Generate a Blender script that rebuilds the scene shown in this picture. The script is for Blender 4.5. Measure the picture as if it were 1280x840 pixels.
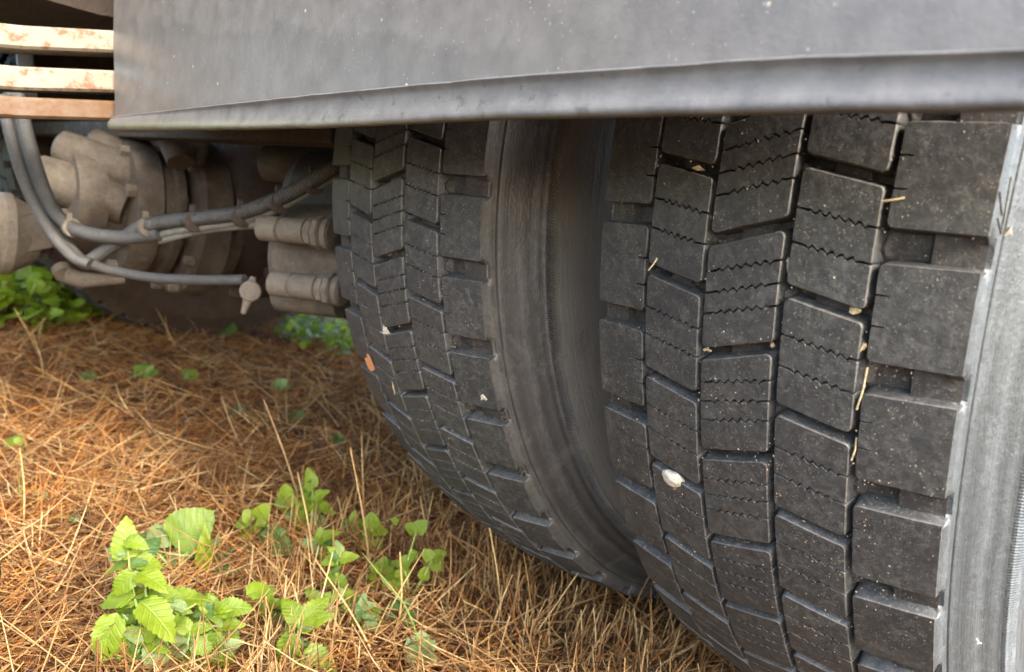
import bpy, bmesh, math, random
import numpy as np
from mathutils import Vector, Matrix, noise
rng = np.random.default_rng(7); random.seed(7)
S = bpy.context.scene
for o in list(bpy.data.objects): bpy.data.objects.remove(o)

# ------------------------------------------------------------------ camera, sky, sun, exposure
CAM = np.array([0.2035, -0.8679, 0.4244])
RT = np.array([0.6881, 0.7112, 0.1440]); UP = np.array([-0.1967, -0.0081, 0.9804]); FW = np.array([-0.6985, 0.7029, -0.1343])
FPX = 932.16
cd = bpy.data.cameras.new('camera'); cam = bpy.data.objects.new('camera', cd); S.collection.objects.link(cam); S.camera = cam
cam.matrix_world = Matrix(((RT[0], UP[0], -FW[0], CAM[0]), (RT[1], UP[1], -FW[1], CAM[1]), (RT[2], UP[2], -FW[2], CAM[2]), (0, 0, 0, 1)))
cd.sensor_width = 36; cd.lens = FPX/1280*36; cd.clip_start = 0.02; cd.clip_end = 600
cd.dof.use_dof = True; cd.dof.focus_distance = 0.52; cd.dof.aperture_fstop = 9.0
SUN_EL, SUN_AZ = math.radians(38), math.radians(-14)     # azimuth measured from +X towards +Y
sd = Vector((math.cos(SUN_EL)*math.cos(SUN_AZ), math.cos(SUN_EL)*math.sin(SUN_AZ), math.sin(SUN_EL)))
w = bpy.data.worlds.new('World'); S.world = w; w.use_nodes = True
nt = w.node_tree; bg = nt.nodes['Background']; sky = nt.nodes.new('ShaderNodeTexSky')
sky.sky_type = 'NISHITA'; sky.sun_disc = False; sky.sun_elevation = SUN_EL; sky.sun_rotation = math.pi/2-SUN_AZ
sky.air_density = 1.0; sky.dust_density = 3.0; sky.ozone_density = 1.0
nt.links.new(sky.outputs[0], bg.inputs[0]); bg.inputs[1].default_value = 0.15
sl = bpy.data.lights.new('sun', 'SUN'); sl.energy = 0.85; sl.angle = math.radians(14); sl.color = (1, .93, .82)
so = bpy.data.objects.new('sun', sl); S.collection.objects.link(so); so.rotation_euler = sd.to_track_quat('Z', 'Y').to_euler()
S.view_settings.view_transform = 'Standard'; S.view_settings.look = 'None'
S.view_settings.exposure = 3.0; S.view_settings.gamma = 1.0

# ------------------------------------------------------------------ helpers
def ray(px, py):
    d = FW*FPX+RT*(px-640)+UP*(420-py); return d/np.linalg.norm(d)
def at(px, py, dist): return Vector(CAM+ray(px, py)*dist)
def hit(px, py, ax, val):
    d = ray(px, py); return Vector(CAM+d*((val-CAM[ax])/d[ax]))
COL = S.collection
def link(o, parent=None):
    COL.objects.link(o)
    if parent: o.parent = parent
    return o
def meshobj(name, verts, faces, mat, parent=None, smooth=True, sharp=None):
    me = bpy.data.meshes.new(name); me.from_pydata([tuple(v) for v in verts], [], faces); me.update()
    if mat: me.materials.append(mat)
    if smooth:
        me.polygons.foreach_set('use_smooth', [True]*len(me.polygons))
        if sharp: me.set_sharp_from_angle(angle=math.radians(sharp))
    return link(bpy.data.objects.new(name, me), parent)
def tag(o, label=None, cat=None, group=None, kind=None):
    for k, v in (('label', label), ('category', cat), ('group', group), ('kind', kind)):
        if v: o[k] = v
    return o
def empty(name, loc=(0, 0, 0), parent=None):
    o = bpy.data.objects.new(name, None); o.location = loc; o.empty_display_size = .05; return link(o, parent)
class MB:
    def __init__(s): s.v = []; s.f = []
    def add(s, v, f):
        b = len(s.v); s.v += [tuple(x) for x in v]; s.f += [tuple(i+b for i in q) for q in f]; return s
    def box(s, lo, hi, rot=None, c=(0, 0, 0)):
        v = [Vector((x, y, z)) for x in (lo[0], hi[0]) for y in (lo[1], hi[1]) for z in (lo[2], hi[2])]
        if rot: v = [rot @ q for q in v]
        v = [q+Vector(c) for q in v]
        return s.add(v, [(0, 1, 3, 2), (4, 6, 7, 5), (0, 4, 5, 1), (2, 3, 7, 6), (0, 2, 6, 4), (1, 5, 7, 3)])
    def tube(s, pts, r, n=12, cap=True, rfun=None, sq=1.0):
        pts = [Vector(p) for p in pts]; vs = []; fs = []; up = Vector((.13, .21, .97)); m = len(pts)
        for i, p in enumerate(pts):
            t = (pts[min(i+1, m-1)]-pts[max(i-1, 0)]).normalized(); a = t.cross(up).normalized(); b = a.cross(t).normalized()
            rr = (r[i] if isinstance(r, (list, tuple)) else r)*(rfun(i) if rfun else 1)
            for k in range(n):
                an = 2*math.pi*k/n; vs.append(p+a*math.cos(an)*rr+b*math.sin(an)*rr*sq)
        for i in range(m-1):
            for k in range(n): fs.append((i*n+k, i*n+(k+1) % n, (i+1)*n+(k+1) % n, (i+1)*n+k))
        if cap: fs.append(tuple(range(n))[::-1]); fs.append(tuple((m-1)*n+k for k in range(n)))
        return s.add(vs, fs)
    def lathe(s, prof, axis, c, n=40, fn=None):
        # prof: (along, radius); axis: unit vector
        ax = Vector(axis).normalized(); h = Vector((0, 0, 1)) if abs(ax.z) < .9 else Vector((1, 0, 0))
        a = ax.cross(h).normalized(); b = a.cross(ax).normalized(); vs = []; fs = []; m = len(prof)
        for i, (d, r) in enumerate(prof):
            for k in range(n):
                an = 2*math.pi*k/n; rr = r*(fn(d, an) if fn else 1)
                vs.append(Vector(c)+ax*d+a*math.cos(an)*rr+b*math.sin(an)*rr)
        for i in range(m-1):
            for k in range(n): fs.append((i*n+k, i*n+(k+1) % n, (i+1)*n+(k+1) % n, (i+1)*n+k))
        fs.append(tuple(range(n))[::-1]); fs.append(tuple((m-1)*n+k for k in range(n)))
        return s.add(vs, fs)
    def build(s, name, mat, parent=None, smooth=True, sharp=35, bevel=0, segs=2):
        o = meshobj(name, s.v, s.f, mat, parent, smooth, None if bevel else sharp)
        bm = bmesh.new(); bm.from_mesh(o.data)
        if bevel:
            ed = [e for e in bm.edges if len(e.link_faces) == 2 and e.calc_face_angle(0) > .6]
            bmesh.ops.bevel(bm, geom=ed, offset=bevel, segments=segs, affect='EDGES', profile=.6)
        bmesh.ops.recalc_face_normals(bm, faces=bm.faces); bm.to_mesh(o.data); bm.free()
        if bevel: o.data.set_sharp_from_angle(angle=math.radians(50))
        return o
def smooth_path(pts, n=8):
    pts = [Vector(p) for p in pts]; out = []
    P = [pts[0]*2-pts[1]]+pts+[pts[-1]*2-pts[-2]]
    for i in range(1, len(P)-2):
        for k in range(n):
            t = k/n; a, b, c, d = P[i-1], P[i], P[i+1], P[i+2]
            out.append(.5*((2*b)+(c-a)*t+(2*a-5*b+4*c-d)*t*t+(3*b-a-3*c+d)*t*t*t))
    out.append(pts[-1]); return out

# ------------------------------------------------------------------ materials
class NT:
    def __init__(s, name):
        s.m = bpy.data.materials.new(name); s.m.use_nodes = True; s.t = s.m.node_tree; s.b = s.t.nodes['Principled BSDF']
        s.out = s.t.nodes['Material Output']
        g = s.t.nodes.new('ShaderNodeNewGeometry'); s.pos = g.outputs['Position']; s.geo = g
    def n(s, t, **k):
        x = s.t.nodes.new(t)
        for a, b in k.items(): setattr(x, a, b)
        return x
    def l(s, a, b): s.t.links.new(a, b)
    def scaled(s, vec, sc):
        x = s.n('ShaderNodeVectorMath', operation='MULTIPLY'); s.l(vec, x.inputs[0]); x.inputs[1].default_value = sc; return x.outputs[0]
    def noise(s, scale, detail=4, rough=.55, vec=None, dist=0):
        x = s.n('ShaderNodeTexNoise'); x.inputs['Scale'].default_value = scale; x.inputs['Detail'].default_value = detail
        x.inputs['Roughness'].default_value = rough; x.inputs['Distortion'].default_value = dist; s.l(vec or s.pos, x.inputs['Vector']); return x.outputs['Fac']
    def voro(s, scale, feature='F1', vec=None, out='Distance'):
        x = s.n('ShaderNodeTexVoronoi', feature=feature); x.inputs['Scale'].default_value = scale; s.l(vec or s.pos, x.inputs['Vector']); return x.outputs[out]
    def ramp(s, fac, stops):
        x = s.n('ShaderNodeValToRGB'); e = x.color_ramp.elements
        for i, (p, c) in enumerate(stops):
            q = e[i] if i < 2 else e.new(p)
            q.position = p; q.color = (c if isinstance(c, tuple) else (c, c, c))+(1,)
        s.l(fac, x.inputs[0]); return x.outputs[0]
    def mix(s, fac, a, b, mode='MIX'):
        x = s.n('ShaderNodeMix', data_type='RGBA', blend_type=mode)
        for v, i in ((fac, 0), (a, 6), (b, 7)):
            if isinstance(v, (int, float)): x.inputs[i].default_value = v
            elif isinstance(v, tuple): x.inputs[i].default_value = v+(1,)
            else: s.l(v, x.inputs[i])
        return x.outputs[2]
    def math(s, op, a, b=0.):
        x = s.n('ShaderNodeMath', operation=op)
        for v, i in ((a, 0), (b, 1)):
            if isinstance(v, (int, float)): x.inputs[i].default_value = v
            else: s.l(v, x.inputs[i])
        return x.outputs[0]
    def bump(s, h, strength=.5, dist=.001, prev=None):
        x = s.n('ShaderNodeBump'); x.inputs['Strength'].default_value = strength; x.inputs['Distance'].default_value = dist
        s.l(h, x.inputs['Height'])
        if prev: s.l(prev, x.inputs['Normal'])
        return x.outputs[0]
    def fin(s, col=None, rough=.6, nrm=None, metal=0, spec=.5):
        if col is not None:
            if isinstance(col, tuple): s.b.inputs['Base Color'].default_value = col+(1,)
            else: s.l(col, s.b.inputs['Base Color'])
        if isinstance(rough, (int, float)): s.b.inputs['Roughness'].default_value = rough
        else: s.l(rough, s.b.inputs['Roughness'])
        if nrm: s.l(nrm, s.b.inputs['Normal'])
        s.b.inputs['Metallic'].default_value = metal; s.b.inputs['Specular IOR Level'].default_value = spec
        return s.m

def rubber(name, base, dust, dustamt, specks=True, rough=.62, stretch=None, spec=.5):
    t = NT(name); v = t.scaled(t.pos, stretch) if stretch else t.pos
    n1 = t.noise(28, 6, .6, v); n2 = t.noise(210, 5, .65, v); n3 = t.noise(900, 3, .6); n5 = t.noise(95, 4, .75, dist=1.2)
    f = t.math('MULTIPLY', t.ramp(n1, [(.35, .25), (.68, 1.)]), t.ramp(n2, [(.38, .15), (.72, 1.)]))
    c = t.mix(t.math('MULTIPLY', f, dustamt), base, dust)
    c = t.mix(t.ramp(n3, [(.3, .35), (.75, 0.)]), c, (.012, .012, .013))
    c = t.mix(t.ramp(n5, [(.50, 0.), (.66, .38)]), c, dust)
    if specks:
        wv = t.n('ShaderNodeVectorMath', operation='ADD'); nz = t.n('ShaderNodeTexNoise'); nz.inputs['Scale'].default_value = 500; t.l(t.pos, nz.inputs['Vector']); t.l(t.pos, wv.inputs[0]); t.l(t.scaled(nz.outputs['Color'], (.0035, .0035, .0035)), wv.inputs[1]); wv = wv.outputs[0]
        d1 = t.voro(300, vec=wv); s1 = t.ramp(d1, [(.10, 1.), (.24, 0.)])
        gate = t.ramp(t.noise(75, 3), [(.48, 0.), (.56, 1.)])
        c = t.mix(t.math('MULTIPLY', t.math('MULTIPLY', s1, gate), .3), c, (.30, .26, .20))
        d2 = t.voro(700, vec=wv); s2 = t.ramp(d2, [(.13, 1.), (.2, 0.)]); g2 = t.ramp(t.noise(130, 2), [(.42, 0.), (.52, 1.)])
        c = t.mix(t.math('MULTIPLY', t.math('MULTIPLY', s2, g2), .55), c, (.34, .30, .24))
    b = t.bump(n2, .45, .0009); b = t.bump(n3, .35, .0003, b); b = t.bump(t.noise(60, 3), .35, .0018, b)
    return t.fin(c, t.ramp(n1, [(.3, rough+.1), (.7, rough-.08)]), b, 0, spec)
M = {}
M['tread'] = rubber('worn_tread_rubber', (.020, .0215, .022), (.108, .110, .104), .70, rough=.52)
M['carcass'] = rubber('tyre_carcass_rubber', (.017, .016, .016), (.085, .075, .064), .6, specks=True, rough=.6)
def sidewall(name, A, B, Cc, dust=None):
    t = NT(name); n1 = t.noise(30, 6, .65); n2 = t.noise(170, 5, .7); n3 = t.noise(12, 3)
    f = t.math('MULTIPLY', t.ramp(n1, [(.33, .3), (.7, 1.)]), t.ramp(n2, [(.3, .4), (.7, 1.)]))
    c = t.mix(f, A, B)
    c = t.mix(t.ramp(n3, [(.4, 0.), (.65, .3)]), c, Cc)
    tc = t.n('ShaderNodeTexCoord'); so_ = t.n('ShaderNodeSeparateXYZ'); t.l(tc.outputs['Object'], so_.inputs[0])
    rad = t.math('SQRT', t.math('ADD', t.math('MULTIPLY', so_.outputs[1], so_.outputs[1]), t.math('MULTIPLY', so_.outputs[2], so_.outputs[2])))
    cb = t.n('ShaderNodeCombineXYZ'); t.l(rad, cb.inputs[0]); t.l(t.math('MULTIPLY', n1, .012), cb.inputs[1]); rg = t.noise(95, 5, .7, cb.outputs[0])
    c = t.mix(t.ramp(rg, [(.42, .7), (.56, 0.)]), c, tuple(q*.55 for q in A)); c = t.mix(t.ramp(rg, [(.55, 0.), (.72, .4)]), c, B)
    if dust: c = t.mix(t.math('MULTIPLY', t.ramp(t.math('ADD', rad, t.math('MULTIPLY', t.math('SUBTRACT', n1, .5), .02)), [(.425, 1.), (.436, 0.)]), .85), c, dust)  # paler colour inside the rib, painted to lift the dark gap between tyres
    st = t.noise(9, 5, .7, dist=2.0); c = t.mix(t.ramp(st, [(.56, 0.), (.62, .35)]), c, B)
    sc = t.noise(38, 2, .5, t.scaled(t.pos, (1, 1, .3)), 1.5); c = t.mix(t.ramp(sc, [(.496, 0.), (.5, .28), (.504, 0.)]), c, tuple(min(.4, q*1.6) for q in B))
    b = t.bump(n2, .6, .0014); b = t.bump(t.noise(25, 3), .3, .004, b); b = t.bump(rg, .6, .003, b)
    return t.fin(c, t.ramp(n1, [(.3, .5), (.7, .38)]), b, 0, .6)
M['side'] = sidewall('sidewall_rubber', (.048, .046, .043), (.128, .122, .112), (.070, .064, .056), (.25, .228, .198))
M['sideout'] = sidewall('cool_grey_sidewall_rubber', (.040, .047, .051), (.092, .106, .112), (.058, .068, .073))  # cooler grey than the inner tyre's sidewall
M['shadetread'] = rubber('shade_brown_tread_rubber', (.018, .015, .013), (.045, .035, .027), .8, False)  # far tread: underbody shade painted in as a darker brown
M['shadeside'] = None
M['edge'] = rubber('scuffed_block_edge', (.060, .058, .055), (.19, .175, .155), .85, False, rough=.55)
STAIN = 4.07
def plastic():
    t = NT('faded_mudguard_plastic')
    n1 = t.noise(7, 5, .6, dist=.6); n2 = t.noise(420, 4, .7); n3 = t.noise(45, 5, .6)
    c = t.mix(t.ramp(n3, [(.3, 0.), (.7, 1.)]), (.088, .083, .078), (.135, .128, .118))
    sx = t.n('ShaderNodeSeparateXYZ'); t.l(t.pos, sx.inputs[0])
    zz = t.math('ADD', t.math('ADD', t.math('MULTIPLY', sx.outputs[2], 6.), t.math('MULTIPLY', t.math('ADD', sx.outputs[0], .45), .66)), t.math('MULTIPLY', t.noise(17, 9, .72), .42))
    xx = t.ramp(t.math('ADD', sx.outputs[0], 1.), [(.36, 0.), (.40, 1.), (.86, 1.), (.95, 0.)])
    wet = t.math('MULTIPLY', t.ramp(t.math('SUBTRACT', STAIN, zz), [(.5, 0.), (.53, 1.)]), xx)
    c = t.mix(t.math('MULTIPLY', wet, .28), c, (.036, .034, .033))
    s1 = t.ramp(t.voro(62), [(.045, 1.), (.085, 0.)]); g = t.ramp(t.noise(22, 2), [(.47, 0.), (.53, 1.)])
    c = t.mix(t.math('MULTIPLY', t.math('MULTIPLY', s1, g), .75), c, (.5, .42, .30))
    s2 = t.ramp(t.voro(230), [(.07, 1.), (.13, 0.)]); g2 = t.ramp(t.noise(60, 2), [(.46, 0.), (.54, 1.)])
    c = t.mix(t.math('MULTIPLY', t.math('MULTIPLY', s2, g2), .5), c, (.45, .42, .38))
    sc = t.noise(60, 2, .5, t.scaled(t.pos, (1, 1, 9)), 1.2); sl_ = t.ramp(sc, [(.495, 0.), (.5, .35), (.505, 0.)])
    c = t.mix(sl_, c, (.16, .155, .15))
    b = t.bump(n2, .35, .0005); b = t.bump(n3, .25, .002, b)
    return t.fin(c, t.ramp(n1, [(.4, .46), (.6, .36)]), b, 0, .6)
M['plastic'] = plastic()
def lipmat():
    t = NT('mossy_mudguard_lip'); n3 = t.noise(55, 5, .6); n2 = t.noise(300, 4, .7)
    c = t.mix(t.ramp(n3, [(.3, 0.), (.7, 1.)]), (.075, .074, .072), (.125, .122, .115))
    sx = t.n('ShaderNodeSeparateXYZ'); t.l(t.pos, sx.inputs[0])
    low = t.math('MULTIPLY', t.ramp(t.math('MULTIPLY', t.math('SUBTRACT', .4835, sx.outputs[2]), 100.), [(0., 0.), (.5, 1.)]), t.ramp(n3, [(.3, .45), (.55, 1.)]))
    c = t.mix(low, c, (.15, .152, .105))
    c = t.mix(t.ramp(t.noise(90, 4, .7), [(.62, 0.), (.66, .5)]), c, (.035, .034, .03))
    b = t.bump(n2, .5, .0006); b = t.bump(t.noise(70, 3), .4, .0015, b)
    return t.fin(c, .5, b)
M['lip'] = lipmat()
def dusty(name, base, dust, amt, sc=40, rough=.8, metal=0, rust=None):
    t = NT(name); n1 = t.noise(sc, 6, .65); n2 = t.noise(sc*6, 4, .7); n3 = t.noise(sc*.35, 3)
    c = t.mix(t.math('MULTIPLY', t.ramp(n1, [(.3, .4), (.65, 1.)]), amt), base, dust)
    if rust: c = t.mix(t.ramp(n3, [(.5, 0.), (.6, .8)]), c, rust)
    c = t.mix(t.ramp(n2, [(.35, .35), (.6, 0.)]), c, (base[0]*.5, base[1]*.5, base[2]*.5))
    pit = t.noise(sc*3, 5, .75, dist=1.); c = t.mix(t.ramp(pit, [(.30, .75), (.43, 0.)]), c, (base[0]*.35, base[1]*.33, base[2]*.3))
    c = t.mix(t.ramp(t.voro(sc*9), [(.10, .5), (.2, 0.)]), c, dust)
    return t.fin(c, t.ramp(pit, [(.35, rough-.25), (.5, rough)]), t.bump(pit, .6, .003, t.bump(n2, .5, .0015)), metal, .4)
M['dust'] = dusty('dusty_cast_iron', (.036, .028, .022), (.125, .102, .077), .95, 26, rust=(.050, .034, .023))
M['dustpale'] = dusty('pale_dusty_metal', (.085, .07, .054), (.165, .138, .104), .9, 22)
M['shadeside'] = dusty('shade_brown_sidewall_rubber', (.022, .014, .009), (.055, .037, .025), .8, 30, .95)  # far tyre sides: shade under the truck put into the dark colour
M['shadeside'].node_tree.nodes['Principled BSDF'].inputs['Specular IOR Level'].default_value = .08
M['dark'] = dusty('dark_dirty_steel', (.03, .024, .02), (.09, .06, .042), .6)
M['rail'] = dusty('dirty_chassis_paint', (.028, .024, .018), (.06, .048, .032), .6)
M['brown'] = dusty('brown_rusty_housing', (.020, .013, .009), (.048, .030, .020), .8, 18)
M['hose'] = dusty('grey_dusty_hose', (.032, .032, .031), (.088, .086, .08), .75, 60, .5)
M['steel'] = dusty('galvanised_pipe', (.10, .10, .09), (.20, .19, .165), .8, 60, .5)
def painted(name, paint, rust, lo, hi):
    t = NT(name); n1 = t.noise(95, 5, .75, t.scaled(t.pos, (1, .7, 1))); n2 = t.noise(18, 4); n4 = t.noise(480, 3)
    sx = t.n('ShaderNodeSeparateXYZ'); t.l(t.pos, sx.inputs[0])
    c = t.mix(t.ramp(n2, [(.3, 0.), (.7, 1.)]), paint, tuple(x*.82 for x in paint))
    c = t.mix(t.ramp(t.math('ADD', n1, t.math('MULTIPLY', t.math('SUBTRACT', n2, .5), .25)), [(lo, 0.), (hi, 1.)]), c, rust)
    c = t.mix(t.ramp(n4, [(.66, 0.), (.7, .8)]), c, (.05, .03, .02))
    return t.fin(c, .65, t.bump(n1, .4, .001), 0, .4)
M['spring'] = painted('cream_paint_with_rust', (.215, .18, .13), (.12, .06, .03), .49, .61)
M['springrust'] = painted('rusty_spring_steel', (.12, .08, .05), (.09, .045, .018), .40, .58)
def islandmat(name, stops, trans=.15, rough=.7):
    t = NT(name); c = t.ramp(t.geo.outputs['Random Per Island'], stops)
    c = t.mix(t.ramp(t.noise(14, 4), [(.36, .55), (.56, 0.)]), c, (.075, .033, .012))
    c = t.mix(t.ramp(t.noise(160, 3), [(.35, .3), (.6, 0.)]), c, (.10, .05, .02))
    t.fin(c, rough, None, 0, .3)
    tr = t.n('ShaderNodeBsdfTranslucent'); t.l(c, tr.inputs[0]); mx = t.n('ShaderNodeMixShader'); mx.inputs[0].default_value = trans
    t.l(t.b.outputs[0], mx.inputs[1]); t.l(tr.outputs[0], mx.inputs[2]); t.l(mx.outputs[0], t.out.inputs[0]); return t.m
M['needle'] = islandmat('dry_orange_needles', [(0., (.045, .015, .005)), (.3, (.21, .072, .014)), (.7, (.46, .175, .034)), (1., (.66, .31, .08))])
M['straw'] = islandmat('dry_straw', [(0., (.13, .055, .018)), (.4, (.32, .165, .055)), (.75, (.50, .31, .12)), (1., (.66, .49, .24))])
M['litter'] = islandmat('leaf_litter', [(0., (.035, .016, .008)), (.4, (.12, .05, .02)), (.75, (.26, .13, .05)), (1., (.44, .32, .17))], .1)
def soil():
    t = NT('needle_covered_soil'); n1 = t.noise(9, 5); n2 = t.noise(160, 5, .7)
    c = t.mix(t.ramp(n1, [(.35, 0.), (.65, 1.)]), (.05, .026, .013), (.11, .052, .02))
    c = t.mix(t.ramp(n2, [(.35, .7), (.6, 0.)]), c, (.035, .02, .012))
    s = t.n('ShaderNodeSeparateXYZ'); t.l(t.pos, s.inputs[0])
    far = t.ramp(t.math('MULTIPLY', t.math('SUBTRACT', -2.7, s.outputs[0]), 1.), [(0., 0.), (.5, 1.)])
    c = t.mix(far, c, t.mix(t.noise(2, 4), (.05, .10, .018), (.12, .19, .035)))
    return t.fin(c, .9, t.bump(n2, .8, .006), 0, .2)
M['soil'] = soil()
def leafmat(name, a, b, vein, trans=.35):
    t = NT(name); tc = t.n('ShaderNodeTexCoord'); s = t.n('ShaderNodeSeparateXYZ'); t.l(tc.outputs['Object'], s.inputs[0])
    ax = t.math('ABSOLUTE', s.outputs[0])
    v = t.math('FRACT', t.math('MULTIPLY', t.math('SUBTRACT', s.outputs[1], t.math('MULTIPLY', ax, .75)), 7.))
    side = t.ramp(v, [(.0, 1.), (.2, 0.), (.85, 0.), (1., 1.)]); mid = t.ramp(ax, [(.008, 1.), (.022, 0.)])
    ve = t.math('MAXIMUM', side, mid)
    oi = t.n('ShaderNodeObjectInfo'); c = t.mix(oi.outputs['Random'], a, b)
    c = t.mix(t.ramp(t.noise(22, 4, .6), [(.35, .0), (.65, .6)]), c, (a[0]*.6, a[1]*.62, a[2]*.6))
    c = t.mix(t.ramp(t.noise(60, 3), [(.35, .0), (.7, .45)]), c, (b[0]*1.15, b[1]*1.1, b[2]*1.3))
    c = t.mix(t.math('MULTIPLY', ve, .16), c, vein)
    hb = t.math('SUBTRACT', t.noise(140, 3), t.math('MULTIPLY', ve, .7))
    t.fin(c, .5, t.bump(hb, .45, .0012), 0, .4)
    tr = t.n('ShaderNodeBsdfTranslucent'); t.l(t.mix(.5, c, (.30, .42, .02)), tr.inputs[0]); mx = t.n('ShaderNodeMixShader'); mx.inputs[0].default_value = trans
    t.l(t.b.outputs[0], mx.inputs[1]); t.l(tr.outputs[0], mx.inputs[2]); t.l(mx.outputs[0], t.out.inputs[0]); return t.m
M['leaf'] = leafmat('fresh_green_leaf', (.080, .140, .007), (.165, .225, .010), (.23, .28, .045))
M['leafbright'] = leafmat('sun_painted_weed_leaf', (.16, .28, .015), (.30, .42, .03), (.3, .4, .1), .5)  # sunlight painted into the leaf colour, for weeds the sun lamp misses
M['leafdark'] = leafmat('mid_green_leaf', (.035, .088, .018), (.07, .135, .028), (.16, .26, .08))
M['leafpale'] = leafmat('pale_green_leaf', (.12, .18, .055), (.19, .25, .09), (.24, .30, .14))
M['stem'] = dusty('green_stem', (.16, .28, .05), (.30, .34, .10), .6, 60, .6)
M['stone'] = dusty('chalky_pebble', (.45, .40, .32), (.72, .66, .54), .9, 120, .8)
M['orangebit'] = dusty('dry_orange_leaf_bit', (.42, .16, .05), (.60, .28, .12), .8, 120)
M['grit'] = islandmat('pale_grit', [(0., (.10, .085, .065)), (.5, (.24, .21, .165)), (.85, (.36, .32, .25)), (1., (.40, .22, .10))], 0., .8)
M['strawbit'] = dusty('dry_straw_bit', (.50, .38, .20), (.66, .55, .34), .8, 120)

# ------------------------------------------------------------------ ground
def gh(x, y):
    return .012*noise.noise(Vector((x*2.1, y*2.1, 0)))+.008*noise.noise(Vector((x*6.3, y*6.3, 4)))
def ground():
    xs = sorted(set([-300, -120, -60, -30, -15, -8, -5.5, 4, 8, 15, 30, 60, 120, 300]+list(np.round(np.arange(-4.2, 2.6, .04), 3))))
    ys = sorted(set([-300, -120, -60, -30, -15, -8, -4, 5, 8, 15, 30, 60, 120, 300]+list(np.round(np.arange(-2.4, 3.2, .04), 3))))
    v = [(x, y, gh(x, y)-.012 if abs(x) < 6 and abs(y) < 4 else -.02) for y in ys for x in xs]; n = len(xs)
    f = [(j*n+i, j*n+i+1, (j+1)*n+i+1, (j+1)*n+i) for j in range(len(ys)-1) for i in range(n-1)]
    o = meshobj('ground', v, f, M['soil']); tag(o, 'brown soil ground under the truck, greener beyond it', None, kind='structure')
ground()

# fibres: many thin bent three sided prisms built with numpy, joined
def fibres(name, base, dirs, length, rad, bend, mat, seg=3, flat=1.):
    n = len(base); t = np.linspace(0, 1, seg+1)
    d = dirs/np.linalg.norm(dirs, axis=1, keepdims=True)
    a = np.cross(d, np.array([0, 0, 1.])+1e-3); a /= np.linalg.norm(a, axis=1, keepdims=True); b = np.cross(a, d)
    bd = a*bend[:, :1]+b*bend[:, 1:2]
    pts = base[:, None, :]+d[:, None, :]*(length[:, None]*t)[:, :, None]+bd[:, None, :]*(length[:, None]*t**2)[:, :, None]
    pr = rad[:, None]*(1-.65*t**2)
    vs = np.zeros((n, seg+1, 3, 3))
    for k in range(3):
        an = 2*math.pi*k/3
        vs[:, :, k] = pts+(a[:, None]*math.cos(an)+b[:, None]*math.sin(an)*flat)*pr[:, :, None]
    V = vs.reshape(-1, 3); idx = np.arange(n)[:, None]*(3*(seg+1))
    q = []
    for i in range(seg):
        for k in range(3):
            q.append(np.stack([idx[:, 0]+i*3+k, idx[:, 0]+i*3+(k+1) % 3, idx[:, 0]+(i+1)*3+(k+1) % 3, idx[:, 0]+(i+1)*3+k], 1))
    Q = np.concatenate(q); me = bpy.data.meshes.new(name)
    me.vertices.add(len(V)); me.vertices.foreach_set('co', V.ravel())
    me.loops.add(Q.size); me.loops.foreach_set('vertex_index', Q.ravel().astype(np.int32))
    me.polygons.add(len(Q)); me.polygons.foreach_set('loop_start', np.arange(0, Q.size, 4, dtype=np.int32))
    me.update(calc_edges=True); me.polygons.foreach_set('use_smooth', np.ones(len(Q), bool)); me.materials.append(mat)
    return link(bpy.data.objects.new(name, me))
def gharr(P): return np.array([gh(x, y) for x, y in P])
def intyre(P):   # points buried under the tyre contact patches
    m = np.zeros(len(P), bool)
    for c in (0, -.34): m |= (abs(P[:, 0]-c) < .12) & (abs(P[:, 1]) < .07)
    return m
def scatter(n, power=1.):
    out = []
    while sum(len(o) for o in out) < n:
        px = rng.uniform(-160, 960, n); py = rng.uniform(372, 960, n)
        # spread evenly over the ground wedge around the wheels with density falling with distance
        P = np.stack([rng.uniform(-2.9, .35, n), rng.uniform(-1.35, .9, n)], 1)
        dist = np.hypot(P[:, 0]-CAM[0], P[:, 1]-CAM[1]); keep = rng.random(n) < np.clip((.75/np.maximum(dist, .5))**power, 0, 1)
        P = P[keep]; v = P-CAM[:2]; side = v[:, 0]*RT[0]+v[:, 1]*RT[1]; dep = v[:, 0]*FW[0]+v[:, 1]*FW[1]
        P = P[(dep > .15) & (side/dep > -.95) & (side/dep < .62)]; out.append(P)
    return np.concatenate(out)[:n]
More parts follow.
